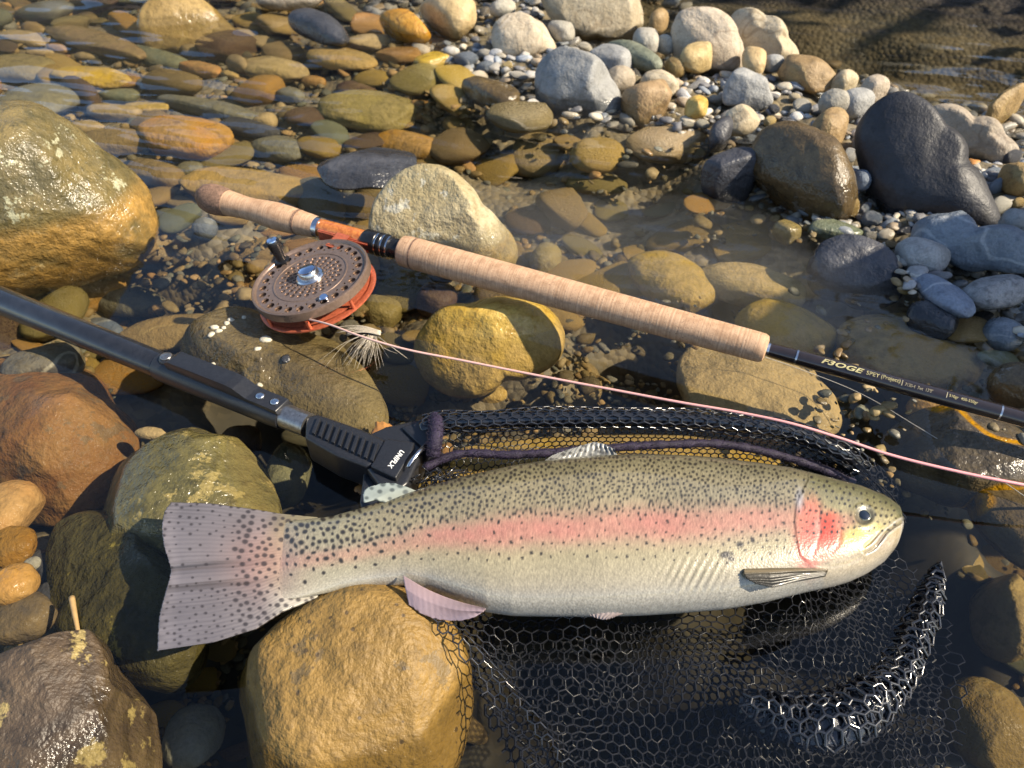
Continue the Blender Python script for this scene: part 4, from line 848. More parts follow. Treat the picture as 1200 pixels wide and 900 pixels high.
def tail_col(U, W, X, Y):
    tpc, btc = 600+0*X, 712+0*X; vv = np.clip((Y-np.interp(X, TOPX, TOPY))/(np.interp(X, BOTX, BOTY)-np.interp(X, TOPX, TOPY)), -.1, 1.1)
    bodyc = ramp_cols(vv, [(-.1,(.24,.22,.14)),(.12,(.34,.31,.20)),(.45,(.43,.40,.28)),(.75,(.48,.45,.33)),(1.0,(.56,.54,.47))])
    finc = ramp_cols(U, [(0, (.30, .27, .27)), (.45, (.285, .26, .265)), (.7, (.24, .22, .24)), (.9, (.215, .20, .225)), (1, (.30, .275, .30))])
    m0 = sstep(U+.10*np.abs(W-.5)*2, .26, .52)[:, None]; base = bodyc*(1-m0)+finc*m0
    pk = (np.exp(-((X-312)/42)**2-((Y-658)/38)**2)*.75)[:, None]; base = base*(1-pk)+np.array([.50, .29, .25])*pk
    st = (1-(.04+.13*U)*(.5+.5*np.sin(W*38*2*math.pi+.8*np.sin(9*U)+4*np.sin(W*11)+2*np.sin(W*31+3*U)))*(.5+.5*np.sin(W*17+1)))[:, None]*(1+.06*SN(5)(np.stack([X, Y, 0*X], 1), .12))[:, None]; base = base*st
    m = spot_field(X, Y, 3, 4000, (190, 590, 372, 755), lambda x, y: 1.45+.95*(x > 275), lambda x, y: .30+.70*(x > 275)+.4*(y > 690)+.3*(y < 625)-.25*(630 < y < 690 and x < 270), 6.9)
    edge = sstep(U, .95, 1)[:, None]; base = base*(1-.3*edge*(.5+.5*np.sin(W*70))[:, None])
    for yy, amp in ((667, .55), (690, .45)):
        l = np.exp(-((Y-(yy+(X-190)*-.10))/2.2)**2)*amp*sstep(300-X, 0, 60); base = base*(1-l[:, None])
    m = m*.85; return base*(1-m)+np.array([.05, .042, .045])*m
def tail_fold(U, W, X, Y):
    return .004*np.exp(-((Y-640-(X-190)*.05)/26)**2)*U-.003*np.exp(-((Y-668+(X-190)*.1)/5)**2)*sstep(U, .2, .6)-.003*np.exp(-((Y-690+(X-190)*.1)/4)**2)*sstep(U, .2, .6)-.012*U*U*sstep(W, .55, 1)+.002*np.sin(W*9)*U
fin('caudal_fin', [[(372,606),(374,630),(374,655),(374,680),(372,699)], [(330,602),(326,625),(324,655),(326,685),(330,716)], [(300,597),(294,625),(290,655),(294,688),(300,736)], [(248,590),(240,622),(236,655),(240,692),(250,752)],
 [(200,588.5),(193,600),(190,618),(193,642),(200,668),(194,694),(187,722),(184.5,762)]], [.034, .0428, .0438, .0445, .046], tail_col, 150, 190, .003, 34, .00016, tail_fold)
def spotted(base, edge, seed, box, r, n=260, sp0=6., streak=16, dark=(.06, .06, .06), a=.85):
    def f(U, W, X, Y):
        c = np.array(base)*(1-U[:, None])+np.array(edge)*U[:, None]; c = c*(.94+.06*np.sin(W*streak*6.28+1.5*np.sin(7*W)))[:, None]
        if n: m = a*spot_field(X, Y, seed, n, box, lambda x, y: r, sp0=sp0); c = c*(1-m)+np.array(dark)*m
        return c
    return f
fin('dorsal_fin', [[(622,551),(660,546),(700,542),(728,541)], [(632,544),(668,533),(702,528),(724,534)], [(648,533),(675,524),(700,518.5),(720,526)]], [.052, .056, .060], spotted((.33,.33,.30), (.46,.47,.46), 4, (620,515,730,552), 1.9, 700, 5.2, 14), 40, 60, .0014, 14, .0005)
fin('adipose_fin', [[(455,590),(472,584),(492,577)], [(440,585),(455,577),(478,571)], [(426,589),(427,575),(445,567),(462,566)]], [.052, .056, .056], spotted((.42,.45,.38), (.50,.58,.55), 6, (424,566,490,590), 2.6, 200, 7.5, 2, (.10,.12,.12)), 30, 40, .003, 3, .0001)
fin('anal_fin', [[(472,674),(500,690),(535,704),(569,713)], [(475,690),(495,702),(530,714),(566,717)], [(479,708),(494,719),(532,727),(556,723),(569,714)]], [.052, .048, .040], spotted((.62,.44,.44), (.52,.40,.47), 6, (0,0,1,1), 1, 0, 6, 14), 40, 60, .0015, 13, .00007, lambda U, W, X, Y: .004*np.sin(W*6+2*U)*U)
fin('pelvic_fin', [[(688,711),(715,713),(745,712)], [(686,717),(712,720),(738,716)], [(693,722),(708,726),(722,722)]], [.040, .036, .033], spotted((.58,.48,.44), (.46,.38,.38), 6, (0,0,1,1), 1, 0, 6, 9), 24, 40, .0014, 9, .0004)
def pect_z(rows, lift): return [np.mean([body_z(x, y) for x, y in r])+l for r, l in zip(rows, lift)]
pr = [[(972,664),(970,669),(968,674)], [(940,660),(938,668),(936,680)], [(905,657),(902,668),(905,688)], [(880,660),(872,665),(873,675),(886,684)]]
def pect_col(U, W, X, Y):
    c = ramp_cols(W, [(0, (.07,.06,.035)), (.25, (.11,.09,.055)), (.40, (.34,.27,.16)), (.5, (.07,.06,.04)), (1, (.03,.029,.023))])
    return c*(.95+.05*np.sin(W*13*6.28))[:, None]
fin('pectoral_fin', pr, pect_z(pr, [.0010, .0022, .0028, .0020]), pect_col, 50, 50, .002, 9, .0002, lambda U, W, X, Y: .003*np.exp(-((W-.42)/.12)**2)*(1-.3*U))
# eye
ez = body_z(*EYE); ep = at(EYE[0], EYE[1], ez); nrm_e = (CAMP-ep)/np.linalg.norm(CAMP-ep)*.35+np.array([.08, -.05, 1.]); nrm_e /= np.linalg.norm(nrm_e)
re_ = 9.8*.63/FPX
def dome(o, ax, r, hgt, a0, a1, n=14, seg=40):
    ph = np.linspace(a0, a1, n); return lathe(np.asarray(o), ax, [(math.cos(p)*hgt, max(1e-5, math.sin(p)*r)) for p in ph], seg, False)
M_iris = simple_mat('silver_iris', (.20, .21, .16), .2, .2, .6, 900, .1, .0003, .8); M_pupil = simple_mat('dark_pupil', (.012, .018, .03), .06, 0, .1, 500, .02, .0002, .9)
v_, f_ = dome(ep-nrm_e*.0022-fc, nrm_e, re_, re_*.62, math.pi*.55, .0); eye = link('eye', mesh_np('eye', v_, f_), M_iris); eye.parent = trout
v_, f_ = dome(ep-nrm_e*.0022-fc, nrm_e, re_*1.02, re_*.655, .60, .0, 8); pup = link('pupil', mesh_np('pupil', v_, f_), M_pupil); pup.parent = eye
# ================================================================ THE ROD
M_cork = NT('cork_grip'); t = M_cork; co = t.add('ShaderNodeTexCoord').outputs['Object']
RA = at(236, 229.5, .062); RB = at(1200, 491, .050); rax = (RB-RA)/np.linalg.norm(RB-RA)
ctr = t.add('ShaderNodeVectorMath', {0: co, 1: tuple(rax)}, operation='DOT_PRODUCT').outputs['Value']
ring = t.add('ShaderNodeTexNoise', {'W': t.math('MULTIPLY', ctr, 420.), 'Scale': 1.0, 'Detail': 3.}, noise_dimensions='1D').outputs[0]
n1 = t.noise(co, 90, 4, .6); n2 = t.noise(t.add('ShaderNodeMapping', {0: co, 3: (1, 1, 1)}).outputs[0], 500, 3, .6)
seam = t.math('ABSOLUTE', t.math('SUBTRACT', t.math('FRACT', t.math('MULTIPLY', ctr, 1/.0135)), .5))
c = t.mix(t.ramp(ring, .3, .7), (.44, .27, .16), (.55, .36, .225)); c = t.mix(t.math('MULTIPLY', t.ramp(n1, .42, .68), .6), c, (.30, .17, .09))
c = t.mix(t.math('MULTIPLY', t.math('SUBTRACT', 1.0, t.ramp(n2, .30, .40)), .75), c, (.16, .09, .05)); c = t.mix(t.math('MULTIPLY', t.math('SUBTRACT', 1.0, t.ramp(seam, .0, .05)), .45), c, (.26, .15, .09))
t.bsdf(Base_Color=c, Roughness=.72, Normal=t.bump(t.math('ADD', n2, ring), .25, .0012)); M_cork = t.m
M_burl = simple_mat('dark_cork_butt', (.22, .13, .085), .7, 0, .6, 420, .4, .001)
M_blank = simple_mat('dark_brown_lacquer', (.022, .015, .013), .16, 0, .2, 80, .05, .0002, .8)
M_black = simple_mat('black_anodised', (.018, .018, .02), .28, .3, .3, 300, .1, .0002)
M_silver = simple_mat('brushed_silver', (.62, .63, .65), .25, 1.0, .2, 400, .1, .0002)
t = NT('figured_wood'); co = t.add('ShaderNodeTexCoord').outputs['Object']; n1 = t.noise(co, 130, 5, .6, 1.5); n2 = t.noise(co, 30, 3)
t.bsdf(Base_Color=t.mix(t.ramp(n1, .3, .7), (.36, .09, .018), (.62, .22, .045)), Roughness=.2, Coat_Weight=.7, Coat_Roughness=.08); M_wood = t.m
rod = empty('fishing_rod', V(RA)); tag(rod, 'two handed fishing rod with cork grips lying across the stones', 'fishing rod')
tt_ = np.linspace(-.1, 2.0, 4000); rp_ = RA+tt_[:, None]*rax; ru_, rv_, rd_ = proj(rp_)
def rt(x): return float(np.interp(x, ru_, tt_))
def rr_(x, px): return px*float(np.interp(x, ru_, rd_))/FPX
def rod_part(name, prof, mat, seg=40, parent=None):
    return lathe_obj(name, RA-RA, rax, [(rt(x), max(1e-5, rr_(x, p))) for x, p in prof], mat, None, seg, 35)
def radd(o, parent=rod): o.parent = parent; return o
radd(rod_part('butt_knob', [(233.5,0),(234,5),(236,10),(241,15),(248,17.5),(256,17.6),(263,16.6),(268,15.4),(268.3,0)], M_burl))
rg = radd(rod_part('rear_grip', [(267,0),(267,15),(276,14.2),(288,13.2),(299,13.4),(312,15.2),(326,16.2),(340,15.6),(354,14.2),(366,13.2),(371,12.6),(372.5,11),(372.6,0)], M_cork))
radd(rod_part('grip_ring', [(349,0),(349,14.9),(351.5,14.7),(351.6,0)], M_burl), rg)
radd(rod_part('seat_hood', [(371.5,0),(371.5,12.6),(377,12.4),(377.4,0)], M_silver))
radd(rod_part('reel_seat', [(376,0),(376,10.6),(380,11.2),(434,11.6),(434.2,0)], M_wood))
lr = radd(rod_part('locking_ring', [(428,0),(428,12.5),(430,14),(443,14.2),(444,13),(446,13),(447,14.2),(450,14.2),(451,13),(453,13),(454,14.2),(458,14),(459,12.3),(473,12.6),(473.1,0)], M_black))
for xx in (444.5, 451.5, 457.5): radd(rod_part('silver_band', [(xx,0),(xx,14.35),(xx+1.6,14.35),(xx+1.65,0)], M_silver), lr)
fg = radd(rod_part('fore_grip', [(471,0),(471,15.5),(472.5,17.5),(478,18.4),(520,18.6),(600,18.6),(700,18.3),(800,17.9),(860,17.6),(885,17.6),(893,17.2),(897,15.4),(898.5,11),(898.8,0)], M_cork, 48))
radd(rod_part('grip_ring', [(486,0),(486,18.65),(488,18.65),(488.1,0)], M_burl), fg)
radd(rod_part('winding_check', [(897,0),(897,9.5),(901,8.4),(904,8.2),(904.1,0)], M_silver))
radd(rod_part('blank', [(898,0),(898,8.2),(915,9),(934,9.4),(1200,9.8),(1500,9.6),(1501,0)], M_blank, 32))
for xx in (932, 1170): radd(rod_part('silver_ring', [(xx,0),(xx,9.95),(xx+2.2,9.95),(xx+2.3,0)], M_silver))
M_gold = simple_mat('gold_lettering', (.72, .62, .30), .3, .4, .15, 500, .02, .0001); M_white = simple_mat('white_print', (.75, .75, .72), .5, 0, .05, 400, .02, .0001)
M_gold_dim = simple_mat('grey_gold_lettering', (.42, .37, .24), .35, .3, .15, 500, .02, .0001)
def text_mesh(body, size, shear=0.0, spacing=1.0, bold=0.0):
    cu = bpy.data.curves.new('lettering', 'FONT'); cu.body = body; cu.size = size; cu.shear = shear; cu.space_character = spacing; cu.offset = bold; cu.resolution_u = 3
    ob = bpy.data.objects.new('lettering', cu); COL.objects.link(ob); bpy.context.view_layer.update()
    me = bpy.data.meshes.new_from_object(ob.evaluated_get(bpy.context.evaluated_depsgraph_get())); bpy.data.objects.remove(ob); bpy.data.curves.remove(cu); return me
e_side = np.cross(rax, [0, 0, 1.]); e_side /= np.linalg.norm(e_side); e_upv = np.cross(e_side, rax)
def rod_text(body, x0, x1, hpx, ang0, mat, shear=0.0, bold=0.0):
    me = text_mesh(body, .01, shear, 1.05, bold); n = len(me.vertices); co = np.zeros(n*3); me.vertices.foreach_get('co', co); co = co.reshape(-1, 3)
    x = (co[:, 0]-co[:, 0].min())/np.ptp(co[:, 0]); y = (co[:, 1]-co[:, 1].min())/np.ptp(co[:, 1])-.5
    tt2 = rt(x0)+x*(rt(x1)-rt(x0)); rad = rr_((x0+x1)/2, 9.9)+.0004; ang = ang0+y*rr_((x0+x1)/2, hpx)/rad
    p = tt2[:, None]*rax+rad*(np.sin(ang)[:, None]*e_upv+np.cos(ang)[:, None]*e_side)
    me.vertices.foreach_set('co', p.ravel()); me.update(); me.materials.clear(); o = link('lettering', me, mat); o.parent = rod; return o
rod_text('F3OGE', 961, 1010, 6.5, R(62), M_gold, .3, .0003)
rod_text('SPEY', 1013, 1028, 5, R(62), M_gold)
rod_text('(Project)', 1030, 1052, 6.5, R(60), M_gold)
rod_text('|', 1054, 1055, 7, R(58), M_gold_dim); rod_text("7130-4  7wt  13'0\"", 1058, 1090, 4.2, R(54), M_gold_dim); rod_text('|', 1106, 1107, 7, R(58), M_gold_dim)
rod_text('510gr  450-550gr', 1109, 1142, 4.6, R(56), M_gold)

# ================================================================ THE REEL
RC = at(364, 325, .060); nrm = np.array([-.24, -.04, .97]); nrm -= rax*(nrm@rax); nrm = nrm/np.linalg.norm(nrm)-.17*rax; nrm /= np.linalg.norm(nrm)
ex = rax-nrm*(rax@nrm); ex /= np.linalg.norm(ex); ey = np.cross(nrm, ex); RS = 69.*np.linalg.norm(RC-CAMP)*.985/FPX         # face radius
reel = empty('fly_reel', V(RC)); tag(reel, 'bronze perforated fly reel with black crank knob under the rod', 'fishing reel')
M_bronze = simple_mat('bronze_anodised', (.25, .175, .135), .30, .55, .15, 260, .1, .0002)
M_copper = simple_mat('copper_red_anodised', (.60, .15, .075), .32, .5, .2, 260, .1, .0002)
M_line = simple_mat('pale_line_coil', (.62, .40, .30), .5, 0, .3, 900, .3, .0004)
M_skytint = simple_mat('polished_steel_cap', (.55, .62, .75), .12, 1.0, .1, 200, .02, .0001)  # silver caps tinted blue for the sky they reflect
def zq(z): return z if z > -.12 else -.12+(z+.12)*.42
def RP(x, y, z):
    z = zq(z); return (x*ex+y*ey+z*nrm)*RS
def perforated(name, ro, ri, holes, z0, z1, mat, parent, nout=96, dish=0.0):
    """a plate with real round holes, thickness z0..z1, slightly dished"""
    vs, es, fs = [], [], []
    def loop(cx, cy, r, n):
        b = len(vs)
        for i in range(n): a = 2*math.pi*i/n; vs.append(Vector((cx+r*math.cos(a), cy+r*math.sin(a))))
        fs.append(list(range(b, b+n)))
    loop(0, 0, ro, nout)
    if ri: loop(0, 0, ri, 40)
    for (cx, cy, r) in holes: loop(cx, cy, r, 14 if r > .035 else 10)
    for f in fs: es += [(f[i], f[(i+1) % len(f)]) for i in range(len(f))]
    v2, e2, f2, ov, oe, of = delaunay_2d_cdt(vs, es, [], 0, 1e-6)
    v2a = np.array([[v.x, v.y] for v in v2]); keep = []
    circ = [(0, 0, ri)]*(1 if ri else 0)+list(holes)
    for f in f2:
        c = v2a[list(f)].mean(0)
        if any((c[0]-x)**2+(c[1]-y)**2 < (r*.985)**2 for x, y, r in circ): continue
        keep.append(f)
    n = len(v2a); rad = np.hypot(v2a[:, 0], v2a[:, 1]); dz = dish*rad**2
    top = np.array([RP(x, y, z1+d) for (x, y), d in zip(v2a, dz)]); bt = np.array([RP(x, y, z0+d) for (x, y), d in zip(v2a, dz)])
    F = np.array(keep); cnt = {}
    for f in keep:
        for i in range(3): e = (f[i], f[(i+1) % 3]); cnt[e] = cnt.get(e, 0)+1
    bd = [e for e in cnt if (e[1], e[0]) not in cnt]
    side = np.array([[a, a+n, b+n, b] for a, b in bd])
    me = mesh_np(name, np.concatenate([top, bt]), [F, F[:, ::-1]+n, side], False)
    o = link(name, me, mat); o.parent = parent; return o
def rlathe(name, cx, cy, prof, mat, parent=reel, seg=48):
    v, f = lathe(RP(cx, cy, 0), nrm, [(zq(a)*RS, max(1e-6, b*RS)) for a, b in prof], seg); me = mesh_np(name, v, f)
    me.set_sharp_from_angle(angle=R(35)); o = link(name, me, mat); o.parent = parent; return o
H = []
for i in range(26):
    a = 2*math.pi*(i+.3)/26; H.append((.82*math.cos(a), .82*math.sin(a), .066)); a += math.pi/26; H.append((.735*math.cos(a), .735*math.sin(a), .022))
for r_, n_, hr in ((.50, 24, .042), (.41, 22, .038), (.335, 20, .032), (.27, 18, .026)):
    for i in range(n_): a = 2*math.pi*(i+(.5 if n_ in (22, 18) else 0))/n_; H.append((r_*math.cos(a), r_*math.sin(a), hr))
face = perforated('face_plate', .935, 0, H, -.02, .012, M_bronze, reel)
rlathe('rim', 0, 0, [(-.03,.90),(.02,.925),(.045,.945),(.055,.97),(.045,.995),(.015,1.0),(-.10,1.0),(-.11,.985),(-.11,.93),(-.03,.90)], M_bronze, reel, 96)
rlathe('raised_ring', 0, 0, [(.0,.60),(.022,.608),(.026,.62),(.022,.635),(.0,.645),(.0,.60)], M_bronze, face, 80)
hub = rlathe('hub', 0, 0, [(-.02,.0),(-.02,.235),(.03,.235),(.05,.215),(.05,.17),(.13,.165),(.15,.15),(.15,0)], M_silver)
rlathe('hub_cap', 0, 0, [(.15,0),(.15,.145),(.175,.14),(.19,.11),(.195,0)], M_skytint, hub)
spool = rlathe('spool', 0, 0, [(-.50,0),(-.50,.90),(-.46,.92),(-.44,.90),(-.44,.30),(-.06,.30),(-.06,0)], M_copper)
rlathe('line_coil', 0, 0, [(-.43,.3),(-.42,.66),(-.38,.70),(-.30,.71),(-.22,.705),(-.14,.70),(-.10,.66),(-.09,.3)], M_line, spool, 64)
HB = [(.80*math.cos(2*math.pi*i/20), .80*math.sin(2*math.pi*i/20), .075) for i in range(20)]+[(.5*math.cos(2*math.pi*i/12), .5*math.sin(2*math.pi*i/12), .09) for i in range(12)]
back = perforated('back_plate', .97, 0, HB, -.60, -.56, M_copper, reel)
rlathe('frame_ring', 0, 0, [(-.62,.93),(-.62,.995),(-.60,1.01),(-.54,1.01),(-.52,.995),(-.52,.93),(-.62,.93)], M_copper, reel, 80)
for aD in (58, 100, 190, 255, 300, 345):
    rlathe('pillar', .975*math.cos(R(aD)), .975*math.sin(R(aD)), [(-.56,0),(-.56,.03),(-.12,.03),(-.12,0)], M_copper, reel, 16)
kx, ky = -.70*.98, .52*.98
kn = rlathe('crank_knob', -.83, .28, [(.0,0),(.0,.125),(.04,.13),(.06,.085),(.11,.08),(.22,.10),(.36,.115),(.42,.118),(.44,.108),(.44,0)], M_black, reel, 28)
rlathe('knob_cap', -.83, .28, [(.44,0),(.44,.092),(.457,.086),(.463,0)], M_skytint, kn, 28)
rlathe('counterweight', .62, -.44, [(.0,0),(.0,.075),(.05,.075),(.065,.06),(.065,0)], M_skytint, reel, 24)
# foot that joins the frame to the reel seat
FT = []
seatc = RA+rax*rt(408)-RC; d_f = seatc/np.linalg.norm(seatc)
bm = bmesh.new()
def bm_box(bm, c, ax, dims, bev=0.0):
    r = bmesh.ops.create_cube(bm, size=1.0); M = Matrix((tuple(ax[0]), tuple(ax[1]), tuple(ax[2]))).transposed()
    for v in r['verts']: v.co = M @ Vector((v.co.x*dims[0], v.co.y*dims[1], v.co.z*dims[2]))+V(c)
    if bev: bmesh.ops.bevel(bm, geom=list({e for v in r['verts'] for e in v.link_edges}), offset=bev, segments=2, affect='EDGES', profile=.6)
f2 = np.cross(d_f, rax); f2 /= np.linalg.norm(f2)
bm_box(bm, seatc*.80, (rax, f2, d_f), (.016, .016, np.linalg.norm(seatc)*.42), .002)
bm_box(bm, seatc-d_f*rr_(408, 11.5), (rax, f2, d_f), (.075, .012, .005), .0015)
o = link('foot', bm_mesh('foot', bm, True, 40), M_copper); o.parent = reel

# ================================================================ THE LINE AND THE FLY
LP = [(352,371,.045),(362,374,.050),(385,380,.058),(420,393,.060),(470,408,.058),(540,422,.055),(620,438,.053),(720,457,.052),(800,472,.053),(870,484,.054),(930,497,.054),(980,512,.048),(1040,532,.040),(1120,552,.035),(1210,570,.030),(1320,588,.02)]
lp = spline([at(*p) for p in LP], 260); v, f = tube(lp, np.linspace(.00115, .0017, 260), 10)
g_ = np.repeat(np.linspace(0, 1, 260), 10); cl = np.array([.66, .46, .38])*(1-g_[:, None])+np.array([.72, .27, .30])*g_[:, None]
t = NT('coated_fly_line'); a = t.add('ShaderNodeVertexColor', layer_name='tint').outputs[0]; n1 = t.noise(t.add('ShaderNodeTexCoord').outputs['Object'], 300, 3)
t.bsdf(Base_Color=t.mix(t.math('MULTIPLY', n1, .3), a, (.4, .2, .2)), Roughness=.35, Coat_Weight=.3); M_flyline = t.m
tag(link('fly_line', mesh_np('fly_line', v, f, True, cl), M_flyline), 'thin pale pink fly line running from the reel to the right edge', 'fishing line')
lt = spline([at(*p) for p in [(700,352,.045),(760,372,.02),(840,400,.012),(930,430,.008),(1010,462,.004),(1075,500,.003),(1140,540,.002),(1210,588,.001)]], 120); v, f = tube(lt, .0004, 6)
M_mono = simple_mat('clear_leader', (.45, .42, .36), .2, 0, .1, 300, .02, .0001); tag(link('leader', mesh_np('leader', v, f), M_mono), 'hair thin clear leader hanging below the rod', 'fishing line')
fly = empty('fishing_fly', V(at(436, 392, .03))); tag(fly, 'pale hairy fishing fly with drooping fibres beside the reel', 'fishing fly')
F0 = at(436, 392, .03); M_fibre = simple_mat('pale_feather_fibre', (.46, .40, .31), .5, 0, .3, 600, .1, .0002)
def strand(name, pts, r, mat, parent, org, n=14, seg=5):
    v, f = tube(spline([at(*p)-org for p in pts], n), np.linspace(r, r*.4, n), seg); o = link(name, mesh_np(name, v, f), mat); o.parent = parent; return o
for i in range(46):
    a0 = random.gauss(0, 1); strand('fibre', [(437+random.uniform(-4, 4), 390, .034), (432+a0*10, 405+random.uniform(-6, 3), .030), (425+a0*20+random.uniform(-6, 6), 424+random.uniform(-12, 10), .014)], .00032, M_fibre, fly, F0, 8, 4)
for i in range(10): strand('wing', [(446, 388+i*.5, .036), (425, 382+i*.8, .037), (400+random.uniform(-8, 8), 383+i*1.1, .034)], .0007, M_fibre, fly, F0, 10, 5)
strand('shank', [(448, 390, .035), (430, 391, .034), (412, 392, .033)], .0014, M_black, fly, F0)
# ================================================================ THE LANDING NET
NO = at(480, 540, 0.0); net = empty('landing_net', V(NO)); tag(net, 'black landing net with tube handle and honeycomb rubber mesh under the trout', 'landing net')
M_tube = simple_mat('dark_carbon_tube', (.016, .017, .021), .24, .0, .3, 90, .06, .0003, .5)
M_plastic = simple_mat('black_plastic', (.017, .018, .022), .36, 0, .3, 500, .18, .0003)
M_metal = simple_mat('worn_grey_metal', (.33, .32, .31), .3, .9, .25, 300, .1, .0002)
t = NT('wet_black_rubber'); n1 = t.noise(t.add('ShaderNodeTexCoord').outputs['Object'], 300, 3)
zw = t.ramp(t.add('ShaderNodeSeparateXYZ', {0: t.add('ShaderNodeNewGeometry').outputs['Position']}).outputs[2], -.004, .001)     # gloss only where it is out of the water
t.bsdf(Base_Color=t.mix(n1, (.010, .011, .014), (.02, .021, .026)), Roughness=.18, Specular_IOR_Level=t.math('ADD', .06, t.math('MULTIPLY', zw, .5)), Coat_Weight=t.math('MULTIPLY', zw, .5), Coat_Roughness=.08, Normal=t.bump(n1, .1, .0003)); M_rubber = t.m
M_fabric = simple_mat('purple_black_fabric', (.016, .009, .034), .7, 0, .7, 700, .9, .0012)
def nlink(name, me, mat, parent=None): o = link(name, me, mat); o.parent = parent or net; return o
HA = at(-160, 287, .030); HB_ = at(432, 527, .022); hax = (HB_-HA)/np.linalg.norm(HB_-HA); hs = np.cross(hax, [0, 0, 1.]); hs /= np.linalg.norm(hs); hu = np.cross(hs, hax)
ht_ = np.linspace(-.2, 1.4, 4000); hu_, hv_, hd_ = proj(HA+ht_[:, None]*hax)
def hT(x): return float(np.interp(x, hu_, ht_))
def hR(x, px): return px*float(np.interp(x, hu_, hd_))/FPX
def hlathe(name, prof, mat, parent=None, seg=36):
    v, f = lathe(HA-NO, hax, [(hT(x), max(1e-5, hR(x, p))) for x, p in prof], seg); me = mesh_np(name, v, f); me.set_sharp_from_angle(angle=R(35)); return nlink(name, me, mat, parent)
hlathe('handle_tube', [(-160,0),(-160,16.5),(80,16.2),(190,16),(192,15),(345,14.5),(345.1,0)], M_tube)
hlathe('clip_collar', [(190,0),(190,17.2),(196,17.8),(320,17.4),(334,16.6),(336,0)], M_plastic)
hlathe('ferrule', [(333,0),(333,14.6),(362,14.6),(363,0)], M_metal)
# spring lever: a stepped side profile pushed across its width
def lever(name, prof, w, mat, parent=None, bev=.0012):
    bm = bmesh.new(); n = len(prof); rows = []
    for s in (-1, 1):
        rows.append([bm.verts.new(V(HA-NO+hax*hT(x)+hu*z_+hs*(s*w/2))) for x, z_ in prof])
    bm.faces.new(rows[0]); bm.faces.new(rows[1][::-1])
    for i in range(n): bm.faces.new((rows[0][i], rows[1][i], rows[1][(i+1) % n], rows[0][(i+1) % n]))
    bmesh.ops.recalc_face_normals(bm, faces=bm.faces[:])
    bmesh.ops.bevel(bm, geom=bm.edges[:], offset=bev, segments=2, affect='EDGES', profile=.6)
    return nlink(name, bm_mesh(name, bm, True, 45), mat, parent)
lv = lever('clip_lever', [(208,.012),(206,.020),(212,.0245),(278,.0255),(286,.024),(300,.0165),(334,.0160),(336,.010),(300,.008)], .021, M_plastic)
def stud(name, x, zt, r, h, mat, parent=None, dome_=True):
    o0 = HA-NO+hax*hT(x)+hu*zt; pr_ = [(0, 0), (0, r), (h*.6, r), (h*.9, r*.82), (h, r*.45), (h*1.03, 0)]
    v, f = lathe(o0, hu, [(a, max(1e-6, b)) for a, b in pr_], 28); return nlink(name, mesh_np(name, v, f), mat, parent)
for xx in (309, 326): stud('rivet', xx, .0160, .0048, .0022, M_silver, lv)
kb = stud('clip_button', 201, .012, .0088, .0075, M_plastic); stud('button_top', 201, .0190, .0065, .0022, M_metal, kb)
# yoke: moulded plastic pieces
def slab(name, poly, z0, z1, mat, parent=None, bev=.0015, tiltx=0.0):
    bm = bmesh.new(); P_ = [at(x, y, z1)-NO for x, y in poly]
    topv = [bm.verts.new(V(p)) for p in P_]; botv = [bm.verts.new(V(p-np.array([0, 0, z1-z0]))) for p in P_]; n = len(poly)
    tf = bm.faces.new(topv); bm.faces.new(botv[::-1])
    for i in range(n): bm.faces.new((topv[i], botv[i], botv[(i+1) % n], topv[(i+1) % n]))
    bmesh.ops.recalc_face_normals(bm, faces=bm.faces[:])
    bmesh.ops.bevel(bm, geom=bm.edges[:], offset=bev, segments=3, affect='EDGES', profile=.6)
    return nlink(name, bm_mesh(name, bm, True, 50), mat, parent)
neck = slab('yoke_neck', [(358,488),(372,484),(424,502),(452,515),(446,540),(430,546),(392,532),(357,512)], -.002, .034, M_plastic, None, .004)
head = slab('yoke_head', [(432,508),(452,499),(492,490),(499,500),(498,522),(478,566),(470,572),(448,574),(428,546)], -.004, .030, M_plastic, None, .004)
slab('label_plate', [(452,513),(486,518),(482,530),(464,560),(434,546)], .028, .036, M_plastic, head, .002)
slab('yoke_arm', [(426,548),(446,572),(452,590),(440,606),(426,604),(421,588),(424,566)], -.012, .020, M_plastic, head, .003)
slab('yoke_arm', [(470,500),(498,488),(512,492),(512,520),(497,526)], .008, .034, M_plastic, head, .003)
nx = at(436, 529, .034)-at(366, 499, .034); nx /= np.linalg.norm(nx)
for i in range(10):
    u0, v0 = 370+i*7.6, 497.+i*3.35
    slab('grip_rib', [(u0+2, v0-8.5-.15*i), (u0+5.6, v0-7-.15*i), (u0-1.2, v0+11+.2*i), (u0-5, v0+9.4+.2*i)], .033, .0375, M_plastic, neck, .0006)
me = text_mesh('UNIFLX', .01, 0, 1.08, .00035); n = len(me.vertices); co = np.zeros(n*3); me.vertices.foreach_get('co', co); co = co.reshape(-1, 3)
tx = (co[:, 0]-co[:, 0].min())/np.ptp(co[:, 0]); ty = (co[:, 1]-co[:, 1].min())/np.ptp(co[:, 1])
Ux = 469.5+tx*(-15.5)+ty*(4.6); Vy = 526.5+tx*(19.5)+ty*3.6
me.vertices.foreach_set('co', (at(Ux, Vy, np.full(n, .0363))-NO).ravel()); me.update(); me.materials.clear(); nlink('lettering', me, M_white, head)
sp = spline([at(*p)-NO for p in [(498,522,.034),(491,530,.042),(483,540,.040),(478,548,.036)]], 16); v, f = tube(sp, .0022, 8); nlink('spring_clip', mesh_np('spring_clip', v, f), M_silver, head)

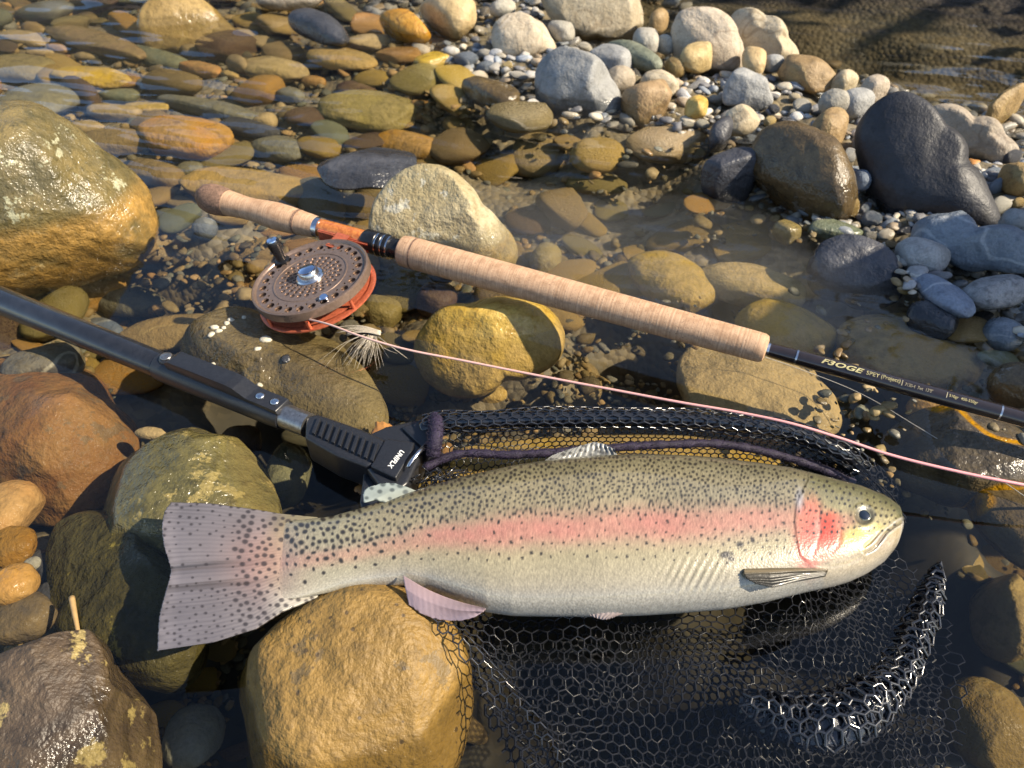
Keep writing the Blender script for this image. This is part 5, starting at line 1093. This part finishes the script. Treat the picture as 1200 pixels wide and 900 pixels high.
# hoop: the far side runs along the trout's back and dips into the water past its head
HOOP = [(494,503,.030),(520,495,.036),(560,493,.038),(650,490,.040),(760,490,.040),(860,496,.036),(930,507,.028),(985,529,.014),(1030,566,-.035),(1066,612,-.10),(1090,648,-.10),(1100,676,-.09),(1092,706,.005),(1076,742,.005),(1056,784,.005),(1028,818,.005),(985,838,.003),(940,838,-.001),(900,828,-.008),(850,816,-.020),(780,800,-.034)]
hp = spline([at(*p) for p in HOOP], 420); hpu = proj(hp)[0]; iend = int(np.argmax(hp[:, 2] < -.020)); v, f = tube(hp[:iend]-NO, .0075, 14); hoop = nlink('hoop', mesh_np('hoop', v, f), M_rubber)
def hexedges(w, nx_, ny_):
    """unique edges of a honeycomb, cell width w, in a plane"""
    s = w/math.sqrt(3); key = {}; pts = []; E = set()
    def vid(x, y):
        k = (round(x/w*40), round(y/w*40))
        if k not in key: key[k] = len(pts); pts.append((x, y))
        return key[k]
    for j in range(ny_):
        for i in range(nx_):
            cx = (i+.5*(j % 2))*w; cy_ = j*1.5*s; ids = [vid(cx+s*math.cos(R(30+60*k)), cy_+s*math.sin(R(30+60*k))) for k in range(6)]
            for k in range(6): E.add(tuple(sorted((ids[k], ids[(k+1) % 6]))))
    return np.array(pts), np.array(sorted(E))
def strands(P3, E, r, seg=5, up=np.array([0, 0, 1.])):
    """every mesh strand as a little tube"""
    A, Bq = P3[E[:, 0]], P3[E[:, 1]]; d = Bq-A; L = np.linalg.norm(d, axis=1); ok = (L > 1e-5) & (L < .05); A, Bq, d, L = A[ok], Bq[ok], d[ok], L[ok]; d /= L[:, None]
    A = A-d*(r*.3); Bq = Bq+d*(r*.3)
    a = np.cross(d, up); ln = np.linalg.norm(a, axis=1); a = np.where(ln[:, None] > .05, a/np.maximum(ln, 1e-6)[:, None], np.cross(d, [1., 0, 0])); a /= np.linalg.norm(a, axis=1)[:, None]; b = np.cross(a, d)
    th_ = np.arange(seg)/seg*2*math.pi; ring = r*(np.cos(th_)[None, :, None]*a[:, None]+np.sin(th_)[None, :, None]*b[:, None])
    v = np.concatenate([A[:, None]+ring, Bq[:, None]+ring], 1).reshape(-1, 3); m = len(A)
    j = np.arange(seg); q4 = np.stack([j, (j+1) % seg, (j+1) % seg+seg, j+seg], 1)
    return v, (q4[None]+(np.arange(m)*2*seg)[:, None, None]).reshape(-1, 4)
# honeycomb sleeve wrapped round the hoop
pts, E = hexedges(1.0, 106, 9)
hl_ = np.r_[0, np.cumsum(np.linalg.norm(np.diff(hp, axis=0), axis=1))]; s_ = pts[:, 0]*.0125+.012; an = (pts[:, 1]/ (1.5/math.sqrt(3)*9))*2*math.pi*.92
c_ = np.stack([np.interp(s_, hl_, hp[:, k]) for k in range(3)], 1); tg = np.stack([np.interp(s_, hl_, np.gradient(hp[:, k])) for k in range(3)], 1); tg /= np.linalg.norm(tg, axis=1)[:, None]
sd = np.cross(tg, [0, 0, 1.]); sd /= np.linalg.norm(sd, axis=1)[:, None]; uu = np.cross(sd, tg); wob = SN(81)(np.stack([s_*60, an, 0*an], 1), 1.0)
wide = np.interp(s_, hl_, sstep(np.arange(420), iend+5, iend+60)); grow = np.interp(s_, hl_, sstep(np.arange(420), iend+20, iend+150))
rh = .0112+.0010*wob+wide*(.001+.0085*grow); rv_2 = .0108+.0010*wob+wide*(-.0008+.0012*grow+.0012*SN(88)(np.stack([s_*130, an*2, 0*an], 1), 1.0)); an = an+.35*wide
P3 = c_+rh[:, None]*np.cos(an)[:, None]*sd+rv_2[:, None]*np.sin(an)[:, None]*uu; keep = (s_ < hl_[-1]*.99)
E2 = E[keep[E].all(1)]; E2 = E2[np.abs(an[E2[:, 0]]-an[E2[:, 1]]) < 2]
m_ = c_[E2[:, 0], 2] > -.07
v, f = strands(P3-NO, E2[m_ & (s_[E2[:, 0]] < hl_[min(iend+60, 419)])], .00105); nlink('hoop_sleeve', mesh_np('hoop_sleeve', v, f), M_rubber)
# the near rim: a flat fold of coarse honeycomb that surfaces in a curve at the lower right
RID = np.array([np.r_[at(u, v_, 0.0)[:2], z_, w_] for u, v_, z_, w_ in [(868,818,-.012,.011),(905,830,-.005,.016),(950,842,-.001,.019),(995,836,.001,.0185),(1032,814,.002,.0155),(1056,778,.002,.013),(1072,740,.002,.0125),(1088,706,.002,.0115),(1097,674,.001,.007),(1098,662,-.003,.003)]])
rc = spline(RID, 300); rl = np.r_[0, np.cumsum(np.linalg.norm(np.diff(rc[:, :2], axis=0), axis=1))]; rt_ = np.gradient(rc[:, :2], axis=0); rt_ /= np.linalg.norm(rt_, axis=1)[:, None]; rn_ = np.stack([-rt_[:, 1], rt_[:, 0]], 1)
def ridge_pt(s_, l_, drop=0.0):
    iq = np.clip(s_, 0, rl[-1]); f_ = lambda a_: np.interp(iq, rl, a_); w_ = f_(rc[:, 3]); tn = l_/w_
    xyq = np.stack([f_(rc[:, k])+f_(rn_[:, k])*l_ for k in (0, 1)], 1); nq = SN(91)(np.stack([s_*70, l_*110, 0*s_], 1), 1.0)
    zq_ = f_(rc[:, 2])+.0085*(1-np.minimum(np.abs(tn), 1.25)**2.0)+.0032*nq-drop; return np.c_[xyq, zq_], tn
pts, E = hexedges(.0105, int(rl[-1]/.0105)+1, 9); s_ = pts[:, 0]+.0021*SN(92)(np.c_[pts*160, 0*pts[:, 0]], 1.0); l_ = pts[:, 1]-pts[:, 1].mean()+.0021*SN(93)(np.c_[pts*160, 0*pts[:, 0]], 1.0)
Pq, tn = ridge_pt(s_, l_); E2 = E[((np.abs(tn) < 1.22) & (s_ > 0) & (s_ < rl[-1]))[E].all(1)]
v, f = strands(Pq-NO, E2, .00125, 6); rdg = nlink('raised_mesh_ridge', mesh_np('raised_mesh_ridge', v, f), M_rubber)
for q_, (cw, dr, rr3) in enumerate([(.0080, .0022, .0010), (.0072, .0045, .0012), (.0065, .0065, .0014)]):          # crumpled layers under it
    pts, E = hexedges(cw, int(rl[-1]/cw)+1, 11); s_ = pts[:, 0]+.0032*SN(94+q_)(np.c_[pts*140, 0*pts[:, 0]], 1.0); l_ = pts[:, 1]-pts[:, 1].mean()+.0032*SN(97+q_)(np.c_[pts*140, 0*pts[:, 0]], 1.0)
    Pq, tn = ridge_pt(s_, l_, dr); Pq[:, 2] += .0022*SN(99+q_)(np.c_[pts*260, 0*pts[:, 0]], 1.0); E2 = E[((np.abs(tn) < 1.15) & (s_ > 0) & (s_ < rl[-1]))[E].all(1)]
    v, f = strands(Pq-NO, E2, rr3, 6); nlink('crumpled_layer', mesh_np('crumpled_layer', v, f), M_rubber, rdg)
sg, lg = np.meshgrid(np.linspace(0, rl[-1], 160), np.linspace(-.95, .95, 25), indexing='ij'); wv = np.interp(sg.ravel(), rl, rc[:, 3]); Pf, _ = ridge_pt(sg.ravel(), lg.ravel()*wv, .0045)
Pf[:, 2] += .0016*SN(103)(Pf*300, 1.0)
M_film = simple_mat('wet_rubber_webbing', (.006, .007, .011), .14, 0, .3, 240, .5, .002, .6); nlink('webbing', mesh_np('webbing', Pf-NO, grid_faces(160, 25)), M_film, rdg)
# hanging wall of mesh between the hoop and the trout's back
WT = spline([(498,506),(600,501),(760,500),(860,506),(930,518),(985,540),(1028,570)], 200); WB = spline([(500,592),(600,562),(700,548),(800,549),(900,558),(980,576),(1040,596)], 200)
pts, E = hexedges(1.0, 64, 10); a_ = pts[:, 0]/64; b_ = np.clip(pts[:, 1]/pts[:, 1].max(), 0, 1); a_ = a_+.006*SN(82)(np.stack([a_*30, b_*5, 0*a_], 1)); b_ = np.clip(b_+.035*SN(83)(np.stack([a_*22, b_*5, 0*a_], 1)), 0, 1)
it = np.clip(a_, 0, 1)*199; lerp = lambda T_: np.stack([np.interp(it, np.arange(200), T_[:, k]) for k in (0, 1)], 1)
w1, w2 = lerp(WT), lerp(WB); uv = w1*(1-b_[:, None])+w2*b_[:, None]
ztop = np.interp(w1[:, 0], [498, 860, 930, 985, 1030], [.034, .032, .022, .008, -.012]); zz = ztop*(1-b_)+(-.004)*b_-.016*np.sin(b_*math.pi)*(1+.4*SN(84)(np.stack([a_*16, 0*a_, 0*a_], 1)))
v, f = strands(at(uv[:, 0], uv[:, 1], zz)-NO, E, .0007); nlink('mesh_wall', mesh_np('mesh_wall', v, f), M_rubber)
# fabric wrapped cord that carries the mesh, and its collar
cp_ = spline([at(*p) for p in [(497,548,.020),(530,534,.024),(600,533,.024),(690,527,.025),(780,521,.025),(850,521,.022),(910,533,.014),(965,550,.004),(1000,566,-.008)]], 160)
v, f = tube(cp_-NO, .0042+.0006*np.sin(np.arange(160)*.9)*np.sin(np.arange(160)*.31), 10); nlink('fabric_cord', mesh_np('fabric_cord', v, f), M_fabric)
cc = spline([at(*p) for p in [(510,490,.040),(511,500,.044),(510,516,.042),(507,534,.030)]], 40); v, f = tube(cc-NO, .0072+.0006*np.sin(np.arange(40)*2.3)*np.sin(np.arange(40)*.9), 14); nlink('fabric_collar', mesh_np('fabric_collar', v, f), M_fabric)
def fuzz(path, r, n, seed, parent_name):
    g = np.random.default_rng(seed); i = g.integers(0, len(path)-1, n); c = path[i]+(path[i+1]-path[i])*g.random((n, 1)); d = g.normal(size=(n, 3)); d /= np.linalg.norm(d, axis=1)[:, None]; d[:, 2] = np.abs(d[:, 2])*.8
    P_ = np.concatenate([c+d*r*.8, c+d*(r+g.uniform(.0006, .0022, (n, 1)))+g.normal(size=(n, 3))*.0006]); v, f = strands(P_-NO, np.stack([np.arange(n), np.arange(n)+n], 1), .00022, 4); nlink(parent_name, mesh_np(parent_name, v, f), M_fabric)
fuzz(cp_, .0044, 2200, 61, 'cord_fuzz'); fuzz(cc, .0075, 900, 62, 'collar_fuzz')
# bunched mesh beside the yoke
bp = []; 
for i in range(60):
    a0 = random.uniform(490, 540); b0 = random.uniform(555, 585); pts_ = [(a0, b0, .016+random.uniform(0, .012)), (a0+random.uniform(-14, 14), b0+random.uniform(-10, 10), .022+random.uniform(0, .012)), (a0+random.uniform(-22, 22), b0+random.uniform(-14, 14), .016)]
    bp.append(tube(spline([at(*p)-NO for p in pts_], 8), .0006, 5))
k = 0; vs, f4 = [], []
for v, f in bp: vs.append(v); f4.append(f[0]+k); k += len(v)
nlink('bunched_mesh', mesh_np('bunched_mesh', np.concatenate(vs), np.concatenate(f4)), M_rubber)
# strands pulled tight past the trout's head
vs, f4, k = [], [], 0
for i in range(9):
    d0 = random.uniform(-7, 7); v, f = tube(spline([at(*p)-NO for p in [(990+d0, 530+d0*.4, .012), (1015+d0*1.4, 560, .014+random.uniform(0, .008)), (1038+d0*1.6, 586+random.uniform(-4, 4), .012), (1056+d0, 612+random.uniform(-5, 5), .002)]], 16), .0004, 5); vs.append(v); f4.append(f[0]+k); k += len(v)
nlink('taut_strands', mesh_np('taut_strands', np.concatenate(vs), np.concatenate(f4)), M_rubber)
# the bag: one sheet of honeycomb that sinks under the trout, creases, and rises in a ridge at the lower right
BAG = [(466,722),(520,700),(700,700),(860,694),(950,672),(1050,628),(1092,652),(1128,716),(1140,760),(1152,830),(1150,960),(640,965),(600,880),(556,800),(520,770)]
ZC = [(480,738,.030),(500,744,.036),(530,772,.030),(556,812,.012),(600,860,-.004),(660,930,-.012),(620,770,-.010),(700,740,-.006),(700,820,-.028),(800,860,-.040),(900,760,-.014),(820,740,-.010),(1000,720,-.010),(960,790,-.016),(1050,660,-.008),(1050,740,-.014),(1120,850,-.040),(1150,760,-.022),(980,900,-.035),(1060,900,-.040),(560,720,.000),(900,690,-.004)]
zp = np.array([np.r_[at(u, v_, 0.0)[:2], z_] for u, v_, z_ in ZC])
RDG = spline([at(*p)[:2] for p in [(868,822,.0),(905,834,0),(950,843,0),(995,836,0),(1035,812,0),(1064,768,0),(1082,722,0),(1098,696,0),(1098,668,0)]], 160)
FLD = spline([at(*p)[:2] for p in [(545,772,0),(585,800,0),(620,838,0),(655,885,0),(700,950,0)]], 80)
sh1, sh2, sh3 = SN(85), SN(86), SN(87)
def bag_z(xy):
    d2 = ((xy[:, None]-zp[None, :, :2])**2).sum(2); w = 1/(d2+.0004)**1.6; z_ = (w*zp[:, 2]).sum(1)/w.sum(1)
    p = np.c_[xy, 0*xy[:, 0]]; z_ = z_+.006*sh1(p, 48)+.003*sh2(p, 110)
    dd = np.sqrt(((xy[:, None]-RDG[None])**2).sum(2)); i = dd.argmin(1); d = dd.min(1); e = sstep(i, 0, 40)*.75+.25*sstep(i, 0, 12)
    z_ = z_-.016*np.exp(-(d/.026)**2)*e
    df = np.sqrt(((xy[:, None]-FLD[None])**2).sum(2)).min(1); return z_+.014*np.exp(-(df/.006)**2)
pts, E = hexedges(.0100, 110, 76); o0 = np.array([-.12, .16]); xy = pts+o0
pw_ = np.c_[xy, 0*xy[:, 0]]; xy = xy+.0050*np.stack([sh1(pw_, 38), sh2(pw_, 38)], 1)+.0022*np.stack([sh2(pw_, 95), sh3(pw_, 95)], 1)
bz = bag_z(xy); bu, bv_, _ = proj(np.c_[xy, bz]); mu, mv, _ = proj(np.c_[xy, 0*bz]); keep = np.array([inpoly(a, b, BAG) for a, b in zip(mu, mv)])
E2 = E[keep[E].all(1)];
P3 = np.c_[xy, bz]-NO
v, f = strands(P3, E2, .0007); nlink('mesh_bag', mesh_np('mesh_bag', v, f), M_rubber)

# the bottom of the bag, a second finer layer added below to darken the water
pts, E = hexedges(.0085, 130, 92); xy = pts+o0; pw_ = np.c_[xy, 0*xy[:, 0]]; xy = xy+.004*np.stack([sh2(pw_, 38), sh3(pw_, 38)], 1)
mu, mv, _ = proj(np.c_[xy, np.full(len(xy), -.04)]); keep = np.array([inpoly(a, b, BAG) for a, b in zip(mu, mv)]); E2 = E[keep[E].all(1)]
v, f = strands(np.c_[xy, bag_z(xy)-.085+.015*sh1(pw_, 26)]-NO, E2, .0013, 4); nlink('bag_bottom', mesh_np('bag_bottom', v, f), M_rubber)
# ================================================================ SMALL LITTER
t = NT('dead_leaf'); n1 = t.noise(t.add('ShaderNodeTexCoord').outputs['Object'], 120, 4); t.bsdf(Base_Color=t.mix(n1, (.28, .12, .03), (.55, .26, .07)), Roughness=.55, Normal=t.bump(n1, .3, .001)); M_dleaf = t.m
def leaf(u, v_, z_, L, ang, label, seed):
    g = np.random.default_rng(seed); n = 14; s_ = np.linspace(0, 1, n); w = np.sin(s_**.8*math.pi)*.38*(1+.15*g.normal(size=n)); P_ = []
    for k, sgn in ((0, -1), (1, 0), (2, 1)): P_.append(np.stack([s_-.5, sgn*w, .12*np.sin(s_*3)+.10*abs(sgn)*w*2], 1))
    P_ = np.stack(P_, 1).reshape(-1, 3)*L; a = R(ang); Rm = np.array([[math.cos(a), -math.sin(a), 0], [math.sin(a), math.cos(a), 0], [0, 0, 1]])
    me = mesh_np('dead_leaf', P_@Rm.T, grid_faces(n, 3)); o = link('dead_leaf', me, M_dleaf); o.location = V(at(u, v_, z_)); o.modifiers.new('thickness', 'SOLIDIFY').thickness = .0004; tag(o, label, 'leaf')
leaf(1141, 190, .075, .020, 60, 'tiny orange leaf on the gravel right of the black slate boulder', 1)
leaf(450, 507, -.006, .030, 20, 'yellow brown leaf floating beside the yoke of the net', 2)
leaf(424, 575, -.01, .018, -30, 'small brown leaf scrap under the arm of the yoke', 3)
v, f = tube(spline([at(84, 700, .004), at(88, 722, .004), at(92, 742, .002)], 12), np.linspace(.0026, .0016, 12), 8)
t = NT('straw'); n1 = t.noise(t.add('ShaderNodeTexCoord').outputs['Object'], 200, 3); t.bsdf(Base_Color=t.mix(n1, (.26, .16, .06), (.44, .29, .12)), Roughness=.6); M_straw = t.m
tag(link('twig', mesh_np('twig', v, f), M_straw), 'short straw coloured twig between the left edge stones and mossy rock', 'twig')
M_chip = simple_mat('pale_grit', (.5, .46, .36), .7, 0, .3, 300, .3, .001)
OB = [o for o in bpy.data.objects if o.get('label', '').startswith('flat olive brown rock')][0]; bpy.context.view_layer.update()
def drop(u, v_):
    """where the picture ray meets that rock"""
    d = FW*FPX+(u-600)*RT+(450-v_)*UPV; d /= np.linalg.norm(d); Mi = OB.matrix_world.inverted(); ok, loc, nn, ix = OB.ray_cast(Mi @ V(CAMP), (Mi.to_3x3() @ V(d)).normalized()); return (OB.matrix_world @ loc) if ok else V(at(u, v_, .02))
for i, (u, v_, r) in enumerate([(251,384,.006),(257,388,.005),(266,379,.0045),(271,375,.005),(248,392,.0055),(262,384,.004),(311,398,.0085),(302,409,.005),(335,420,.0075),(305,451,.004),(250,427,.005),(286,372,.004)]):
    vv_, ff_ = stone_verts(2, (r, r*.75, r*.55), 700+i, .8); o = link('pebble_chip', mesh_np('pebble_chip', vv_, ff_), M_chip if i != 8 else SM['slate']); o.location = drop(u, v_); o.rotation_euler.z = i
    tag(o, ['pale grit grain in the cluster at the left end of the olive rock', 'white chip on the olive brown rock below the reel', 'tan chip beside the white one on the olive rock', 'dark flat chip on the olive brown rock', 'tiny pale grain on the lower olive rock near the clip rivets', 'pale grain in the wet hollow above the clip button'][{6: 1, 7: 2, 8: 3, 9: 4, 10: 5}.get(i, 0)], 'pebble', 'grit on the olive rock')

# thin steam drifting low over the pool behind the grip
t = NT('thin_steam'); t.l.new(t.add('ShaderNodeVolumeScatter', {'Color': (1, 1, 1), 'Density': .42, 'Anisotropy': .2}).outputs[0], t.out.inputs[1])
vs, fs, k = [], [], 0
for (u, v_, z_, a, b, h) in [(720, 292, .055, .26, .13, .050), (600, 255, .06, .16, .10, .05), (860, 345, .045, .18, .10, .04)]:
    n_, f_ = ico(4); q_ = n_*(1+.12*SN(120+k)(n_, 2.0))[:, None]; vs.append(q_*np.array([a, b, h])+at(u, v_, z_)); fs.append(f_+k); k += len(n_)
for i_ in range(3): tag(link('steam', mesh_np('steam', vs[i_], fs[i_]-i_*len(ico(4)[0])), t.m), ['thin white steam drifting over the pool behind the cork grip', 'thin steam left of it by the grey topped boulder', 'thin steam right of it over the end of the grip'][i_], 'steam', 'wisps of steam over the pool', 'stuff')

# stones that would share a label are told apart by their order from left to right
twins = {}
for o in bpy.data.objects:
    if o.name.startswith('small_stone'): twins.setdefault(o['label'], []).append(o)
for lb, os_ in twins.items():
    if len(os_) > 1:
        os_.sort(key=lambda o: proj(np.array(o.location))[0]); wd = {2: ['left', 'right'], 3: ['left', 'middle', 'right']}.get(len(os_), ['leftmost', 'second', 'third', 'fourth', 'fifth', 'sixth'])
        for w_, o in zip(wd, os_): o['label'] = w_+' '+lb
